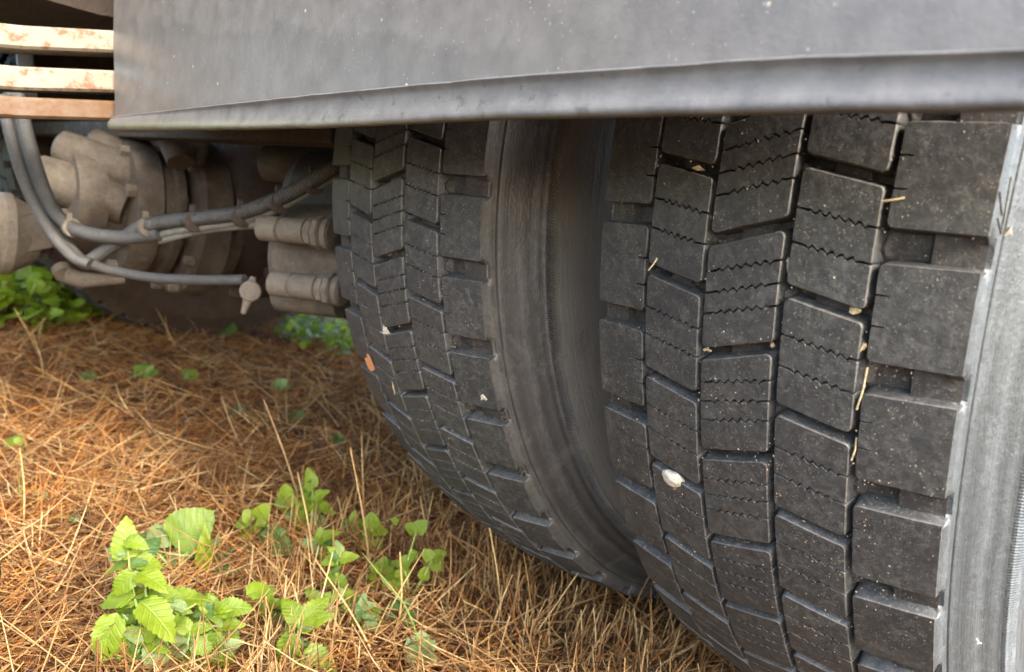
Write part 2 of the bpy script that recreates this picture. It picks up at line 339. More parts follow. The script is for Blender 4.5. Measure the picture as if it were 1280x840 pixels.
def needles():
    P = scatter(56000, 1.3); P = P[~intyre(P)]; n = len(P)
    fl = np.array([noise.noise(Vector((x*1.7, y*1.7, 7))) for x, y in P]); az = fl*5.5+rng.normal(0, .75, n)+.4
    tilt = np.abs(rng.normal(0, .20, n))-.05
    D = np.stack([np.cos(az)*np.cos(tilt), np.sin(az)*np.cos(tilt), np.sin(tilt)], 1)
    pile = np.array([max(0, noise.noise(Vector((x*9, y*9, 2)))+.35) for x, y in P])
    z = gharr(P)-.008+rng.random(n)*(.006+.024*pile)
    L = rng.uniform(.03, .10, n); base = np.concatenate([P, z[:, None]], 1)-D*L[:, None]*.5; base[:, 2] = np.maximum(base[:, 2], z-.01)
    o = fibres('dry_needles', base, D, L, rng.uniform(.0005, .0012, n), rng.normal(0, .30, (n, 2)), M['needle'], 3)
    tag(o, 'matted layer of dry orange pine needles covering the ground', 'needles', kind='stuff')
    # flat straw
    P = scatter(13000, 1.9); P = P[~intyre(P)]; w_ = P[:, 1]*.0; n = len(P); az = rng.uniform(0, 6.28, n); tilt = np.abs(rng.normal(0, .32, n))
    D = np.stack([np.cos(az)*np.cos(tilt), np.sin(az)*np.cos(tilt), np.sin(tilt)], 1)
    z = gharr(P)+rng.uniform(-.004, .012, n); L = rng.uniform(.03, .13, n)
    base = np.concatenate([P, z[:, None]], 1)
    # standing straw stubble, thick close to the wheels and the camera
    Q = scatter(14000, 2.6); Q = Q[~intyre(Q)]; cl = np.array([noise.noise(Vector((x*6, y*6, 11))) for x, y in Q])
    dist = np.hypot(Q[:, 0]-CAM[0], Q[:, 1]-CAM[1]); Q = Q[((cl > -.05) | (rng.random(len(Q)) < .18)) & (rng.random(len(Q)) < np.clip((Q[:, 0]+1.05)*2.2, .06, 1))]; m = len(Q)
    lim = Q[:, 1]+.56+.64*(Q[:, 0]+.35)+.05*np.array([noise.noise(Vector((x*5, y*5, 21))) for x, y in Q]); Q = Q[(lim > 0) | (rng.random(m) < .10)]; m = len(Q)
    az = rng.uniform(0, 6.28, m); ti = np.abs(rng.normal(0, .42, m)); D2 = np.stack([np.cos(az)*np.sin(ti), np.sin(az)*np.sin(ti), np.cos(ti)], 1)
    L2 = rng.uniform(.015, .075, m)*np.where(rng.random(m) < .1, 1.5, 1); b2 = np.concatenate([Q, gharr(Q)[:, None]-.004], 1)
    o = fibres('dry_straw', np.concatenate([base, b2]), np.concatenate([D, D2]), np.concatenate([L, L2]),
               np.concatenate([rng.uniform(.0006, .0014, n), rng.uniform(.0007, .0015, m)]),
               np.concatenate([rng.normal(0, .14, (n, 2)), rng.normal(0, .12, (m, 2))]), M['straw'], 3)
    tag(o, 'pale dry straw and stubble lying and standing among the needles', 'straw', kind='stuff')
needles()
def litter():
    P = scatter(5200, 1.5); P = P[~intyre(P)]; n = len(P); az = rng.uniform(0, 6.28, n); ti = rng.normal(.1, .35, n)
    D = np.stack([np.cos(az)*np.cos(ti), np.sin(az)*np.cos(ti), np.sin(ti)], 1); z = gharr(P)+rng.uniform(.0, .02, n)
    o = fibres('leaf_litter', np.concatenate([P, z[:, None]], 1), D, rng.uniform(.008, .028, n), rng.uniform(.0012, .0036, n), rng.normal(0, .5, (n, 2)), M['litter'], 3, .18)
    tag(o, 'small curled brown leaf scraps and bark flakes lying among the needles', 'litter', kind='stuff')
litter()

# ------------------------------------------------------------------ truck
truck = empty('truck', (-1.17, 0, 0))
tag(truck, 'underside of a parked truck with twin rear tyres, grey mudguard and dusty axle', 'truck')
def part(o, lab=None):
    o.parent = truck; o.matrix_parent_inverse = Matrix.Translation((1.17, 0, 0))
    if lab: o['label'] = lab
    return o
W, RR, DROP, PA, DEP = .109, .5, .0115, .13336, .0125
N_P = 47; PA = 2*math.pi/N_P
def rtop(x): return RR-DROP*(x/W)**2
# rows: (x_left, x_right, phase TL, TR, BR, BL, sipes)
ROWS = {
 'row1': (-.1094, -.0690, .915, .90, 1.685, 1.70, 0),
 'row2': (-.0656, -.0264, .345, .44, 1.315, 1.225, 2),
 'row3': (-.0224, .0203, 1.00, .82, 1.70, 1.87, 3),
 'row4': (.0252, .0642, .33, .43, 1.315, 1.21, 2),
 'row5': (.0686, .1094, .975, .965, 1.71, 1.705, 0)}
def cyl(x, s, h): # s: arc phase (pitches); h above the tread surface
    th = s*PA; r = rtop(x)+h; return (x, -r*math.cos(th), -r*math.sin(th))
EDGE = []
def block_geo(row, var=0):
    xl, xr, tl, tr, br, bl, ns = ROWS[row]; PM = PA*RR
    V = []; F = []; EDGE.clear()
    centre = (tl+bl)/2 if row != 'row3' else (tl+bl)/2
    lines = [(0, False)]+[(x, True) for x in {0: [], 2: [.33, .63], 3: [.245, .455, .665]}[ns]]+[(1, False)]
    bev = .0007; draft = .0016
    for li in range(len(lines)-1):
        (t0, z0), (t1, z1) = lines[li], lines[li+1]
        nc = 25 if ns else 13; cols = [i/(nc-1) for i in range(nc)]; nr = 7
        gap = .0008
        def zz(c, on, seed):
            if not on or c < .12 or c > .9: return 0
            ph = (c-.12)/.78*6.0+seed; tri = abs((ph % 1)*2-1)*2-1; return tri*.0016*min(1, (c-.12)/.08)
        rc0 = .0026 if t0 == 0 else .0006; rc1 = .0026 if t1 == 1 else .0006
        def inset(d, rc): return 0 if d >= rc else rc-math.sqrt(max(0, rc*rc-(rc-d)**2))
        Lm = ((bl-tl)+(br-tr))/2*PM*(t1-t0)
        rows_d = [0, .15*rc0, .45*rc0, rc0]+[rc0+(Lm-rc0-rc1)*k/nr for k in range(1, nr)]+[Lm-rc1, Lm-.45*rc1, Lm-.15*rc1, Lm]
        grid = []
        notch = {}
        if row in ('row1', 'row5'):
            for fr in ((.31, .63) if row == 'row5' else (.37, .69)):
                for e, nn_ in ((-.0006, 0), (-.0004, .0058), (.0004, .0058), (.0006, 0)): rows_d.append(fr*Lm+e); notch[fr*Lm+e] = nn_
            rows_d = [d for d in rows_d if d in notch or all(abs(d-k) > .0012 for k in notch)]; rows_d.sort()
        for d in rows_d:
            q = d/Lm; ins = max(inset(d, rc0), inset(Lm-d, rc1)); line = []; iL, iR = ins, ins
            if row == 'row5': iR = 0; iL = max(iL, notch.get(d, 0))
            if row == 'row1': iL = 0; iR = max(iR, notch.get(d, 0))
            for c in cols:
                # edge lines with a slight bow
                st = (tl+(tr-tl)*c)*PM; sb = (bl+(br-bl)*c)*PM
                a = st+(sb-st)*t0+zz(c, z0, .2*li)+(gap if z0 else 0); b = st+(sb-st)*t1+zz(c, z1, .2*(li+1))-(gap if z1 else 0)
                s = a+(b-a)*q; x = xl+iL+(xr-xl-iL-iR)*c
                line.append((x, s))
            grid.append(line)
        nrw = len(grid); loop = [(0, j) for j in range(nc)]+[(i, nc-1) for i in range(1, nrw)]+[(nrw-1, j) for j in range(nc-2, -1, -1)]+[(i, 0) for i in range(nrw-2, 0, -1)]
        cx = (xl+xr)/2; P = [Vector(grid[i][j]) for i, j in loop]; m = len(P); nor = []
        for k in range(m):
            a, b = P[k-1], P[(k+1) % m]; tng = (b-a); nn = Vector((tng.y, -tng.x)); nor.append(nn.normalized() if nn.length else Vector((0, 0)))
        area = sum(P[k].x*P[(k+1) % m].y-P[(k+1) % m].x*P[k].y for k in range(m)); sg = 1 if area > 0 else -1
        base = len(V); worn = .0004
        for i in range(nrw):
            for j in range(nc):
                x, s = grid[i][j]; V.append(cyl(x, s/PM, -worn*0))
        for i in range(nrw-1):
            for j in range(nc-1): F.append((base+i*nc+j, base+i*nc+j+1, base+(i+1)*nc+j+1, base+(i+1)*nc+j))
        ring0 = [base+i*nc+j for i, j in loop]; prev = ring0
        sip = [(loop[k][0] == 0 and z0) or (loop[k][0] == nrw-1 and z1) for k in range(m)]
        for off, h in ((1, -bev), (2, -DEP)):
            r = []
            for k in range(m):
                o_ = (bev*.9 if off == 1 else bev+draft) if not sip[k] else (.0002 if off == 1 else .0002)
                if (row == 'row5' and loop[k][1] == nc-1) or (row == 'row1' and loop[k][1] == 0): o_ = 0
                if row in ('row1', 'row5') and loop[k][1] in (0, nc-1) and grid[loop[k][0]] is not None and rows_d[loop[k][0]] in notch: o_ = 0
                o_ += (.00022*noise.noise(Vector((P[k].x*900, P[k].y*900, var*9.1)))+.00035*max(0, noise.noise(Vector((P[k].x*260, P[k].y*260, var*5.3+3)))-.15)*-2)*(off == 1 and not sip[k] and o_ > .0004)
                q = P[k]+nor[k]*sg*o_; r.append(len(V)); V.append(cyl(q.x, q.y/PM, h if not (sip[k] and off == 1) else -.0003))
            for k in range(m):
                if off == 1 and not sip[k]: EDGE.append(len(F))
                F.append((prev[k], prev[(k+1) % m], r[(k+1) % m], r[k]))
            prev = r
    # short edge cuts of the shoulder blocks are real narrow notches: two thin dark wedges
    return V, F
BLK = {}
for rname, var in [(r_, v_) for r_ in ROWS for v_ in range(4)]:
    V, F = block_geo(rname, var); me = bpy.data.meshes.new('tread_block'); me.from_pydata(V, [], F); me.update()
    bm = bmesh.new(); bm.from_mesh(me); bmesh.ops.recalc_face_normals(bm, faces=bm.faces); bm.to_mesh(me); bm.free()
    me.materials.append(M['tread']); me.materials.append(M['edge']); me.polygons.foreach_set('use_smooth', [True]*len(me.polygons)); me.set_sharp_from_angle(angle=math.radians(38))
    for e_ in EDGE: me.polygons[e_].material_index = 1
    BLK[rname, var] = me

def sstep(a, b, x): t = np.clip((x-a)/(b-a), 0, 1); return t*t*(3-2*t)
def carcass_mesh():
    xs = np.array(list(np.arange(-.100, .1001, .0025)))
    xin = np.array([.1035, .1065, .1088, .1092, .1096, .1100, .1104, .1108, .1112, .1115, .1098, .1098, .1119, .1135, .1170, .1220, .1275, .1308, .1322, .1334, .1343, .1348, .1345, .1340, .1330, .1300, .1240, .1170, .1100, .1040])
    rin = np.array([0, 0, 0, .4884, .4862, .4840, .4815, .4790, .4768, .4750, .4744, .4730, .4724, .4690, .4615, .4520, .4425, .4375, .4345, .4305, .4230, .4120, .4000, .3900, .3800, .3600, .3350, .3120, .2960, .2840])
    X = np.concatenate([-xin[::-1], xs, xin]); nx = len(X); nth = N_P*18; k0 = len(xin)
    th = np.arange(nth)/18.  # in pitches
    Rg = np.zeros((nx, nth)); XG = np.repeat(X[:, None], nth, 1)
    for i in range(nx):
        x = X[i]; ax = abs(x); j = (i-(nx-k0)) if i >= nx-k0 else (k0-1-i) if i < k0 else -1
        side = .84 if x > 0 else .81; d = np.abs((th-side+.5) % 1-.5)
        if j < 3:
            r = np.full(nth, rtop(x)-DEP+.0003)
            for gx, ph in ((-.0672, .39), (-.0245, .84), (.0226, .33), (.0664, .86)):
                dphi = (th-ph+.5) % 1-.5; r += .0075*np.exp(-(dphi/.085)**4)*max(0, 1-abs(x-gx)/.0035)**.4 if abs(x-gx) < .0035 else 0
            for rn in ROWS:
                xl, xr = ROWS[rn][:2]
                if xl <= x <= xr or (rn in ('row1', 'row5') and ax > .069 and x*xl > 0):
                    c = (x-xl)/(xr-xl); sh = rn in ('row1', 'row5')
                    lo, hi = ((.02, .60) if rn == 'row1' else (.42, 1.2)) if sh else (.30, .78)
                    if lo < c < hi: r += .0055 if sh else .004
            if ax > .1001: r = np.where(1-sstep(.10, .13, d) > .5, r, rtop(x)-.0035)
            Rg[i] = r
        else:
            r = np.full(nth, rin[j]); sg = 1 if x > 0 else -1
            if j < 8:     # the lateral grooves open as short slots on the shoulder
                g = (1-sstep(.100, .13, d))*(1. if j < 6 else .75 if j == 6 else .12)
                r = r*(1-g)+(.4815-.0012*(j-3))*g; XG[i] = x*(1-g)+sg*(.1062+.0007*(j-3))*g
            Rg[i] = r
    a = th*PA; V = np.stack([XG.ravel(), (-Rg*np.cos(a)).ravel(), (-Rg*np.sin(a)).ravel()], 1)
    i, j = np.meshgrid(np.arange(nx-1), np.arange(nth), indexing='ij'); i = i.ravel(); j = j.ravel(); j2 = (j+1) % nth
    Q = np.stack([i*nth+j, i*nth+j2, (i+1)*nth+j2, (i+1)*nth+j], 1)
    me = bpy.data.meshes.new('tyre'); me.vertices.add(len(V)); me.vertices.foreach_set('co', V.ravel())
    me.loops.add(Q.size); me.loops.foreach_set('vertex_index', Q.ravel().astype(np.int32))
    me.polygons.add(len(Q)); me.polygons.foreach_set('loop_start', np.arange(0, Q.size, 4, dtype=np.int32)); me.update(calc_edges=True)
    me.polygons.foreach_set('use_smooth', np.ones(len(Q), bool))
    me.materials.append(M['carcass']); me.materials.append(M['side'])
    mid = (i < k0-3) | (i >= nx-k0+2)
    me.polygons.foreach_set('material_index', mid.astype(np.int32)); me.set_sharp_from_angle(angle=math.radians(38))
    return me
CARC = carcass_mesh()
def rest_mesh(ks, name='tread_blocks'):
    # simplified blocks for the side of the tyre that is turned away
    V = []; F = []
    for k in ks:
        for rn, (xl, xr, tl, tr, br, bl, ns) in ROWS.items():
            b = len(V)
            for h, o_ in ((0, .0008), (-.001, 0), (-DEP, -.0015)):
                for (x, s) in ((xl+o_, tl+o_*12), (xr-o_, tr+o_*12), (xr-o_, (tr+br)/2), (xr-o_, br-o_*12), (xl+o_, bl-o_*12), (xl+o_, (tl+bl)/2)): V.append(cyl(x, s+k, h))
            F.append(tuple(b+i for i in range(6)))
            for q in (0, 6):
                for i in range(6): F.append((b+q+i, b+q+(i+1) % 6, b+q+6+(i+1) % 6, b+q+6+i))
    me = bpy.data.meshes.new(name); me.from_pydata(V, [], F); me.update()
    bm = bmesh.new(); bm.from_mesh(me); bmesh.ops.recalc_face_normals(bm, faces=bm.faces); bm.to_mesh(me); bm.free()
    me.materials.append(M['tread']); return me
VIS = list(range(-4, 12)); REST = rest_mesh([k for k in range(N_P) if k not in [v % N_P for v in VIS]]); ALLB = rest_mesh(range(N_P))
CARC_OUT = CARC.copy(); CARC_OUT.materials.clear(); CARC_FAR = CARC.copy(); CARC_FAR.materials.clear()
for a_ in ('carcass', 'side', 'sideout'): CARC_OUT.materials.append(M[a_])
for a_ in ('shadeside',): CARC_FAR.materials.append(M[a_])
_mi = np.zeros(len(CARC.polygons), np.int32); CARC.polygons.foreach_get('material_index', _mi)
_ct = np.zeros(len(CARC.polygons)*3, np.float32); CARC.polygons.foreach_get('center', _ct); _mi[(_mi == 1) & (_ct[::3] > 0)] = 2
CARC_OUT.polygons.foreach_set('material_index', _mi)
ALLB_ = ALLB.copy(); ALLB_.materials.clear(); ALLB_.materials.append(M['shadetread'])
def ringmesh(mat, side=1):
    V = []; F = []; n = 2600
    for k in range(n):
        for (r, x, q) in ((.4400, .1290, 0), (.4385, .1318, 0), (.4345, .1335, 1.6), (.4305, .1349, 3), (.4290, .1330, 3)):
            a = 2*math.pi*(k+q*1.3)/n; hh = (.0006 if k % 2 == 0 and .1315 < x < .1352 else 0); V.append(((x-hh)*side, -r*math.cos(a), -r*math.sin(a)))
    for k in range(n):
        for j in range(4): F.append((k*5+j, k*5+j+1, ((k+1) % n)*5+j+1, ((k+1) % n)*5+j))
    me = bpy.data.meshes.new('serrated_rib'); me.from_pydata(V, [], F); me.materials.append(mat); return me
def grit_mesh(seed):
    rg = np.random.default_rng(seed); V = []; F = []
    def crumb(x, th, r, sz):
        b = len(V); n_ = np.array([0, -math.cos(th), -math.sin(th)]); t_ = np.array([0, math.sin(th), -math.cos(th)]); u_ = np.array([1, 0, 0.]); a = rg.uniform(0, 6.28); e = rg.uniform(.4, 1.6)
        c = np.array([x, 0, 0])+n_*r; A = (u_*math.cos(a)+t_*math.sin(a))*sz*e; B = (-u_*math.sin(a)+t_*math.cos(a))*sz*rg.uniform(.5, 1)
        for q in (A, B, -A*rg.uniform(.5, 1), -B, n_*sz*.6): V.append(tuple(c+q))
        F.extend([(b, b+1, b+4), (b+1, b+2, b+4), (b+2, b+3, b+4), (b+3, b, b+4)])
    clus = [(rg.uniform(-.108, .108), rg.uniform(-.4, 1.5)) for _ in range(150)]
    for i in range(11000):
        if rg.random() < .55: cx_, ct = clus[rg.integers(len(clus))]; x = np.clip(cx_+rg.normal(0, .006), -.108, .108); th = ct+rg.normal(0, .014)
        else: x = rg.uniform(-.108, .108); th = rg.uniform(-.5, 1.6)
        crumb(x, th, rtop(x)-.00005, .00013+rg.random()**5*.0007)
    for i in range(900):      # crumbs and soil packed in the grooves
        x = [-.0673, -.0245, .0228, .0664][rg.integers(4)]+rg.normal(0, .0012); crumb(x, rg.uniform(-.5, 1.6), rtop(x)-DEP+.0005, rg.uniform(.0004, .0014))
    me = bpy.data.meshes.new('grit'); me.from_pydata(V, [], F); me.materials.append(M['grit']); return me
def tyre(xc, phase, near, label=None):
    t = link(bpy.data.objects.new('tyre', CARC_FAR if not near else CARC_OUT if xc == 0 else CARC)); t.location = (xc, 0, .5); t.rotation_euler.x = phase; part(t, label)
    near_i = xc < -.1
    if near:
        gm = grit_mesh(int(xc*100)+50); g_ = link(bpy.data.objects.new('grit', gm), t); g_['kind'] = 'stuff'; g_.rotation_euler.x = 0
        for k in VIS:
            for rn in ROWS:
                if rn not in ('row2', 'row4') and False: pass
                o = bpy.data.objects.new('tread_block', BLK[rn, (k*3+(1 if near_i else 0)+ord(rn[3])) % 4]); link(o, t); o.rotation_euler.x = k*PA
        r = link(bpy.data.objects.new('tread_blocks', REST), t); r['kind'] = 'stuff'
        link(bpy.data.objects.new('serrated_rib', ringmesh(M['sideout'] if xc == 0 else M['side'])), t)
    else:
        r = link(bpy.data.objects.new('tread_blocks', ALLB_), t); r['kind'] = 'stuff'
    return t
t_out = tyre(0, 0, True, 'outer tyre with coarse worn tread blocks and pale sunlit sidewall')
t_in = tyre(-.3396, -.165*PA, True, 'inner tyre of the near pair with dusty brown sidewall')
tyre(-2.0, .2, False, 'inner tyre of the far pair seen beyond the axle'); tyre(-2.34, .1, False, 'outermost tyre of the far pair')
# embossed lettering on the shoulders
def emboss(text, xoff, r, th0, size, parent, mat):
    c = bpy.data.curves.new('lettering', 'FONT'); c.body = text; c.size = size; c.extrude = .0003; c.space_character = 1.15
    tmp = bpy.data.objects.new('lettering', c); COL.objects.link(tmp); dg = bpy.context.evaluated_depsgraph_get()
    me = bpy.data.meshes.new_from_object(tmp.evaluated_get(dg)); bpy.data.objects.remove(tmp)
    sl_ = math.atan2(-.0145, .0095)   # slope of the shoulder wedge in (x, r)
    for v in me.vertices:
        s, hgt, ex = v.co.x, v.co.y, v.co.z; th = th0+s/.48
        x = xoff+hgt*.17+ex; rr_ = r-hgt*.985
        v.co = (x, -rr_*math.cos(th), -rr_*math.sin(th))
    me.materials.append(mat); o = link(bpy.data.objects.new('lettering', me), parent); return o
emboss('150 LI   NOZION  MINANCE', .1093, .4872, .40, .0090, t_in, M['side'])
def arrowmark():
    mb = MB(); P = lambda r, th: (.1095+(.4884-r)*.17, -r*math.cos(th), -r*math.sin(th))
    for a, b in (((.4868, .055), (.4800, .075)), ((.4835, .078), (.4770, .092)), ((.4790, .040), (.4770, .092))):
        mb.tube([P(*a), P(*b)], .0004, 6)
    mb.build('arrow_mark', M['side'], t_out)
arrowmark()
# rims and hubs
def rim(xc, s):
    mb = MB(); mb.lathe([(-.10*s, .284), (-.09*s, .27), (-.02*s, .255), (.06*s, .25), (.10*s, .262), (.11*s, .284), (.105*s, .284), (.08*s, .24), (.0, .235), (-.02*s, .2), (-.03*s, .11)], (1, 0, 0), (xc, 0, .5), 48)
    part(mb.build('rim', M['dustpale'], None, sharp=30))
rim(0, -1); rim(-.34, 1); rim(-2., -1); rim(-2.34, 1)
mb = MB(); mb.lathe([(0, .11), (.06, .11), (.10, .10), (.12, .06)], (1, 0, 0), (-.12, 0, .5), 30); part(mb.build('wheel_hub', M['dust'], None))

# mudguards
def mudguard(x0, x1, yf, lab, detail=True):
    root = empty('mudguard', (0, 0, 0)); part(root, lab)
    # guard shell: vertical apron in front, then an arc over the tyres
    prof = [(yf, .4845), (yf-.0008, .52), (yf-.002, .58), (yf-.002, .64)]
    sgn = 1 if yf < 0 else -1
    for i in range(1, 19):
        a = math.radians(8+i*8.6); prof.append((-sgn*.602*math.cos(a), .56+.56*math.sin(a)))
    nx = 40; V = []; F = []
    for k, off in enumerate((0, .004)):
        for i in range(nx+1):
            x = x0+(x1-x0)*i/nx
            for j, (y, z) in enumerate(prof):
                jl = -.004*(1-min(1, (x-x0)/.25))*(1 if j < 4 else 0)
                V.append((x+(-.0335*min(1, (z-.4845)/.134) if i == 0 else 0), y+off*sgn+jl*0, z-(off if j > 4 else 0)+(zl(x)-.4835 if j == 0 else 0)))
    m = len(prof); B = (nx+1)*m
    for i in range(nx):
        for j in range(m-1):
            a = i*m+j; F.append((a, a+m, a+m+1, a+1)); F.append((B+a, B+a+1, B+a+m+1, B+a+m))
    for i in range(nx): F.append((i*m, B+i*m, B+(i+1)*m, (i+1)*m)); F.append((i*m+m-1, (i+1)*m+m-1, B+(i+1)*m+m-1, B+i*m+m-1))
    for j in range(m-1): F.append((j, j+1, B+j+1, B+j)); e = nx*m; F.append((e+j, B+e+j, B+e+j+1, e+j+1))
    g = meshobj('guard_panel', V, F, M['plastic'], root, True, 30)
    # rolled lip: a thin ridge along the top, a hollow band, a fat rounded bottom edge
    V = []; F = []; nl = 120
    prof = [(.0, 1.06), (-.0016, 1.03), (-.0034, 1.0), (-.0040, .965), (-.0036, .93), (-.0024, .88), (-.0018, .78), (-.0014, .66), (-.0016, .54), (-.0020, .42), (-.0030, .31), (-.0040, .19), (-.0042, .09), (-.0032, .02), (-.0015, 0.), (.004, .03), (.0075, .14), (.0075, .35), (.006, .6), (.0045, .9)]
    n = len(prof)
    xs = [x0-.006+.0012*i*i/4 for i in range(5)]+[x0+(x1-x0)*i/nl for i in range(1, nl+1)]
    for i, x in enumerate(xs):
        e = max(0, 1-(x-(x0-.006))/.007); sc = math.sqrt(max(.02, 1-e*e)); zb, zt = lipz(x)
        fat = 1-min(1, max(0, (x-x0)/.35))      # plumper and rounder towards the free end
        for k, (dy, q) in enumerate(prof):
            if dy < 0 or k == 0: dy -= .0065*fat*math.sin(math.pi*min(1, max(0, q)))
            z = (zb+zt)/2+((zb+(zt-zb)*q)-(zb+zt)/2)*sc
            V.append((x, yf+dy*sgn*sc, z+.0004*noise.noise(Vector((x*40, q*3, 3)))))
    for i in range(len(xs)-1):
        for k in range(n): F.append((i*n+k, i*n+(k+1) % n, (i+1)*n+(k+1) % n, (i+1)*n+k))
    F.append(tuple(range(n))[::-1]); F.append(tuple((len(xs)-1)*n+k for k in range(n)))
    o = meshobj('lip', V, F, M['lip'], root, True, 60)
    return root
def zl(x): return float(np.interp(x, [-.727, -.283, -.09, .064, .136, .6], [.472, .477, .482, .483, .483, .483]))
def lipz(x): return zl(x), float(np.interp(x, [-.727, -.283, -.09, .064, .136, .6], [.4885, .4995, .503, .503, .5005, .500]))
mudguard(-.727, .30, -.6, 'faded grey plastic mudguard with a rolled lip hanging in front of the tyres')
mudguard(-2.62, -1.62, -.6, 'far mudguard over the far wheels')

# chassis: rails, crossmember, added shade plate, leaf spring
def boxpart(name, lo, hi, mat, lab=None, bevel=.003, parent=None):
    mb = MB(); mb.box(lo, hi); o = mb.build(name, mat, None, bevel=bevel)
    return part(o, lab)
boxpart('chassis_rail', (-.83, -4.2, .80), (-.76, 1.6, 1.04), M['rail']); boxpart('chassis_rail', (-1.58, -4.2, .80), (-1.51, 1.6, 1.04), M['rail'])
boxpart('added_shade_plate', (-1.75, -1.25, 1.05), (-.62, 1.5, 1.056), M['rail'])  # unseen plate added over the frame to shade the underside
boxpart('crossmember', (-1.505, -.42, .80), (-.835, -.34, 1.0), M['dark'])
boxpart('crossmember', (-1.505, -1.3, .80), (-.835, -1.22, 1.0), M['dark'])
boxpart('spring_hanger', (-.84, -1.62, .50), (-.75, -1.52, .80), M['rail'])
boxpart('stabiliser_bar', (-1.9, -.475, .487), (-.48, -.44, .513), M['brown'], 'brown square bar running across below the leaf spring', .004)
boxpart('air_tank', (-1.46, -.95, .62), (-.95, -.50, .84), M['dark'], 'dark tank slung between the rails', .06)
sp = empty('leaf_spring'); part(sp, 'leaf spring of three stacked leaves with flaking cream paint')
def leafz(px0, px1, X):  # line through two photographed edge points, extended along y
    a = hit(0, px0, 0, X); b = hit(140, px1, 0, X); k = (b.z-a.z)/(b.y-a.y); return a.y, a.z, k
for i, (t, b, mt) in enumerate(((( 30, 38), (60, 68), 'spring'), ((82, 88), (112, 116), 'spring'), ((120, 126), (147, 155), 'springrust'))):
    X = -.75; y0, zt, kt = leafz(t[0], t[1], X); _, zb, kb = leafz(b[0], b[1], X); V = []; F = []; n = 40
    for j in range(n+1):
        y = -1.55+2.3*j/n; d = y-y0; q = -.10*max(0, y+.45)**2 if y > -.45 else 0
        zt_ = zt+kt*d*(.6 if d < 0 else 1)+q; zb_ = zt_-(zt-zb)
        for (x, z) in ((X, zb_+.003), (X-.003, zb_), (X-.077, zb_), (X-.08, zb_+.003), (X-.08, zt_-.003), (X-.077, zt_), (X-.003, zt_), (X, zt_-.003)): V.append((x, y, z))
    for j in range(n):
        for k in range(8): F.append((j*8+k, j*8+(k+1) % 8, (j+1)*8+(k+1) % 8, (j+1)*8+k))
    F.append(tuple(range(8))); F.append(tuple(n*8+k for k in range(8))[::-1])
    o = meshobj('spring_leaf', V, F, M[mt], sp, True, 30)
    if i == 2: o['label'] = 'lowest spring leaf, rusty orange'
# axle, differential and propeller shaft
mb = MB(); mb.lathe([(-2.0, .06), (-1.75, .075), (-1.5, .085), (-.84, .085), (-.62, .075), (-.45, .06)], (1, 0, 0), (0, 0, .47), 32); part(mb.build('axle_tube', M['brown'], None))
DX, DZ = -1.17, .375
mb = MB()
def ribs(d, a): return 1+.018*(abs(math.sin(a*5)) > .93)
mb.lathe([(-.335, .12), (-.32, .150), (-.29, .168), (-.24, .175), (-.235, .20), (-.215, .20), (-.21, .185), (-.14, .215), (0, .235), (.14, .20), (.23, .10), (.26, .03)], (0, 1, 0), (DX, 0, .43), 56)
part(mb.build('differential_housing', M['brown'], None, sharp=30), 'brown rounded differential housing behind the flange')
fl = empty('pinion_flange'); part(fl, 'dusty round pinion flange and bearing cover in front of the differential')
mb = MB(); mb.lathe([(-.545, .05), (-.54, .078), (-.525, .083), (-.50, .083), (-.498, .070), (-.47, .068), (-.468, .112), (-.455, .118), (-.43, .118), (-.425, .110), (-.41, .110), (-.408, .118), (-.395, .118), (-.39, .075), (-.35, .08)], (0, 1, 0), (DX+.01, 0, DZ), 56, lambda d, a: 1+.015*math.sin(a*3+1)); mb.build('bearing_cover', M['dust'], fl, sharp=30)
mb = MB(); mb.lathe([(-.385, .085), (-.38, .125), (-.372, .135), (-.33, .138), (-.325, .128), (-.30, .12)], (0, 1, 0), (DX+.02, 0, DZ-.005), 56); mb.build('carrier_ring', M['dust'], fl, sharp=30)
for k in range(8):
    a = k*math.pi/4+.3; c = (DX+.01+.101*math.cos(a), -.468, DZ+.101*math.sin(a)); mb = MB(); mb.lathe([(-.014, .009), (-.013, .011), (0, .011)], (0, 1, 0), c, 6); mb.build('bolt', M['dustpale'], fl, smooth=False)
    c = (DX+.01+.093*math.cos(a), -.405, DZ+.093*math.sin(a)); mb = MB(); mb.tube([c, (c[0], -.37, c[2])], .006, 8); mb.build('stud', M['dustpale'], fl)
for k in range(10):
    a = k*math.pi/5+.1; c = (DX+.02+.128*math.cos(a), -.378, DZ-.005+.128*math.sin(a)); mb = MB(); mb.lathe([(-.016, .006), (-.015, .008), (0, .008)], (0, 1, 0), c, 6); mb.build('bolt', M['dustpale'], fl, smooth=False)
for k in range(16):
    a = k*math.pi/8; c = (DX+.19*math.cos(a), -.24, .43+.19*math.sin(a)); mb = MB(); mb.lathe([(-.014, .008), (-.012, .010), (.005, .010)], (0, 1, 0), c, 6); mb.build('bolt', M['dust'], fl, smooth=False)
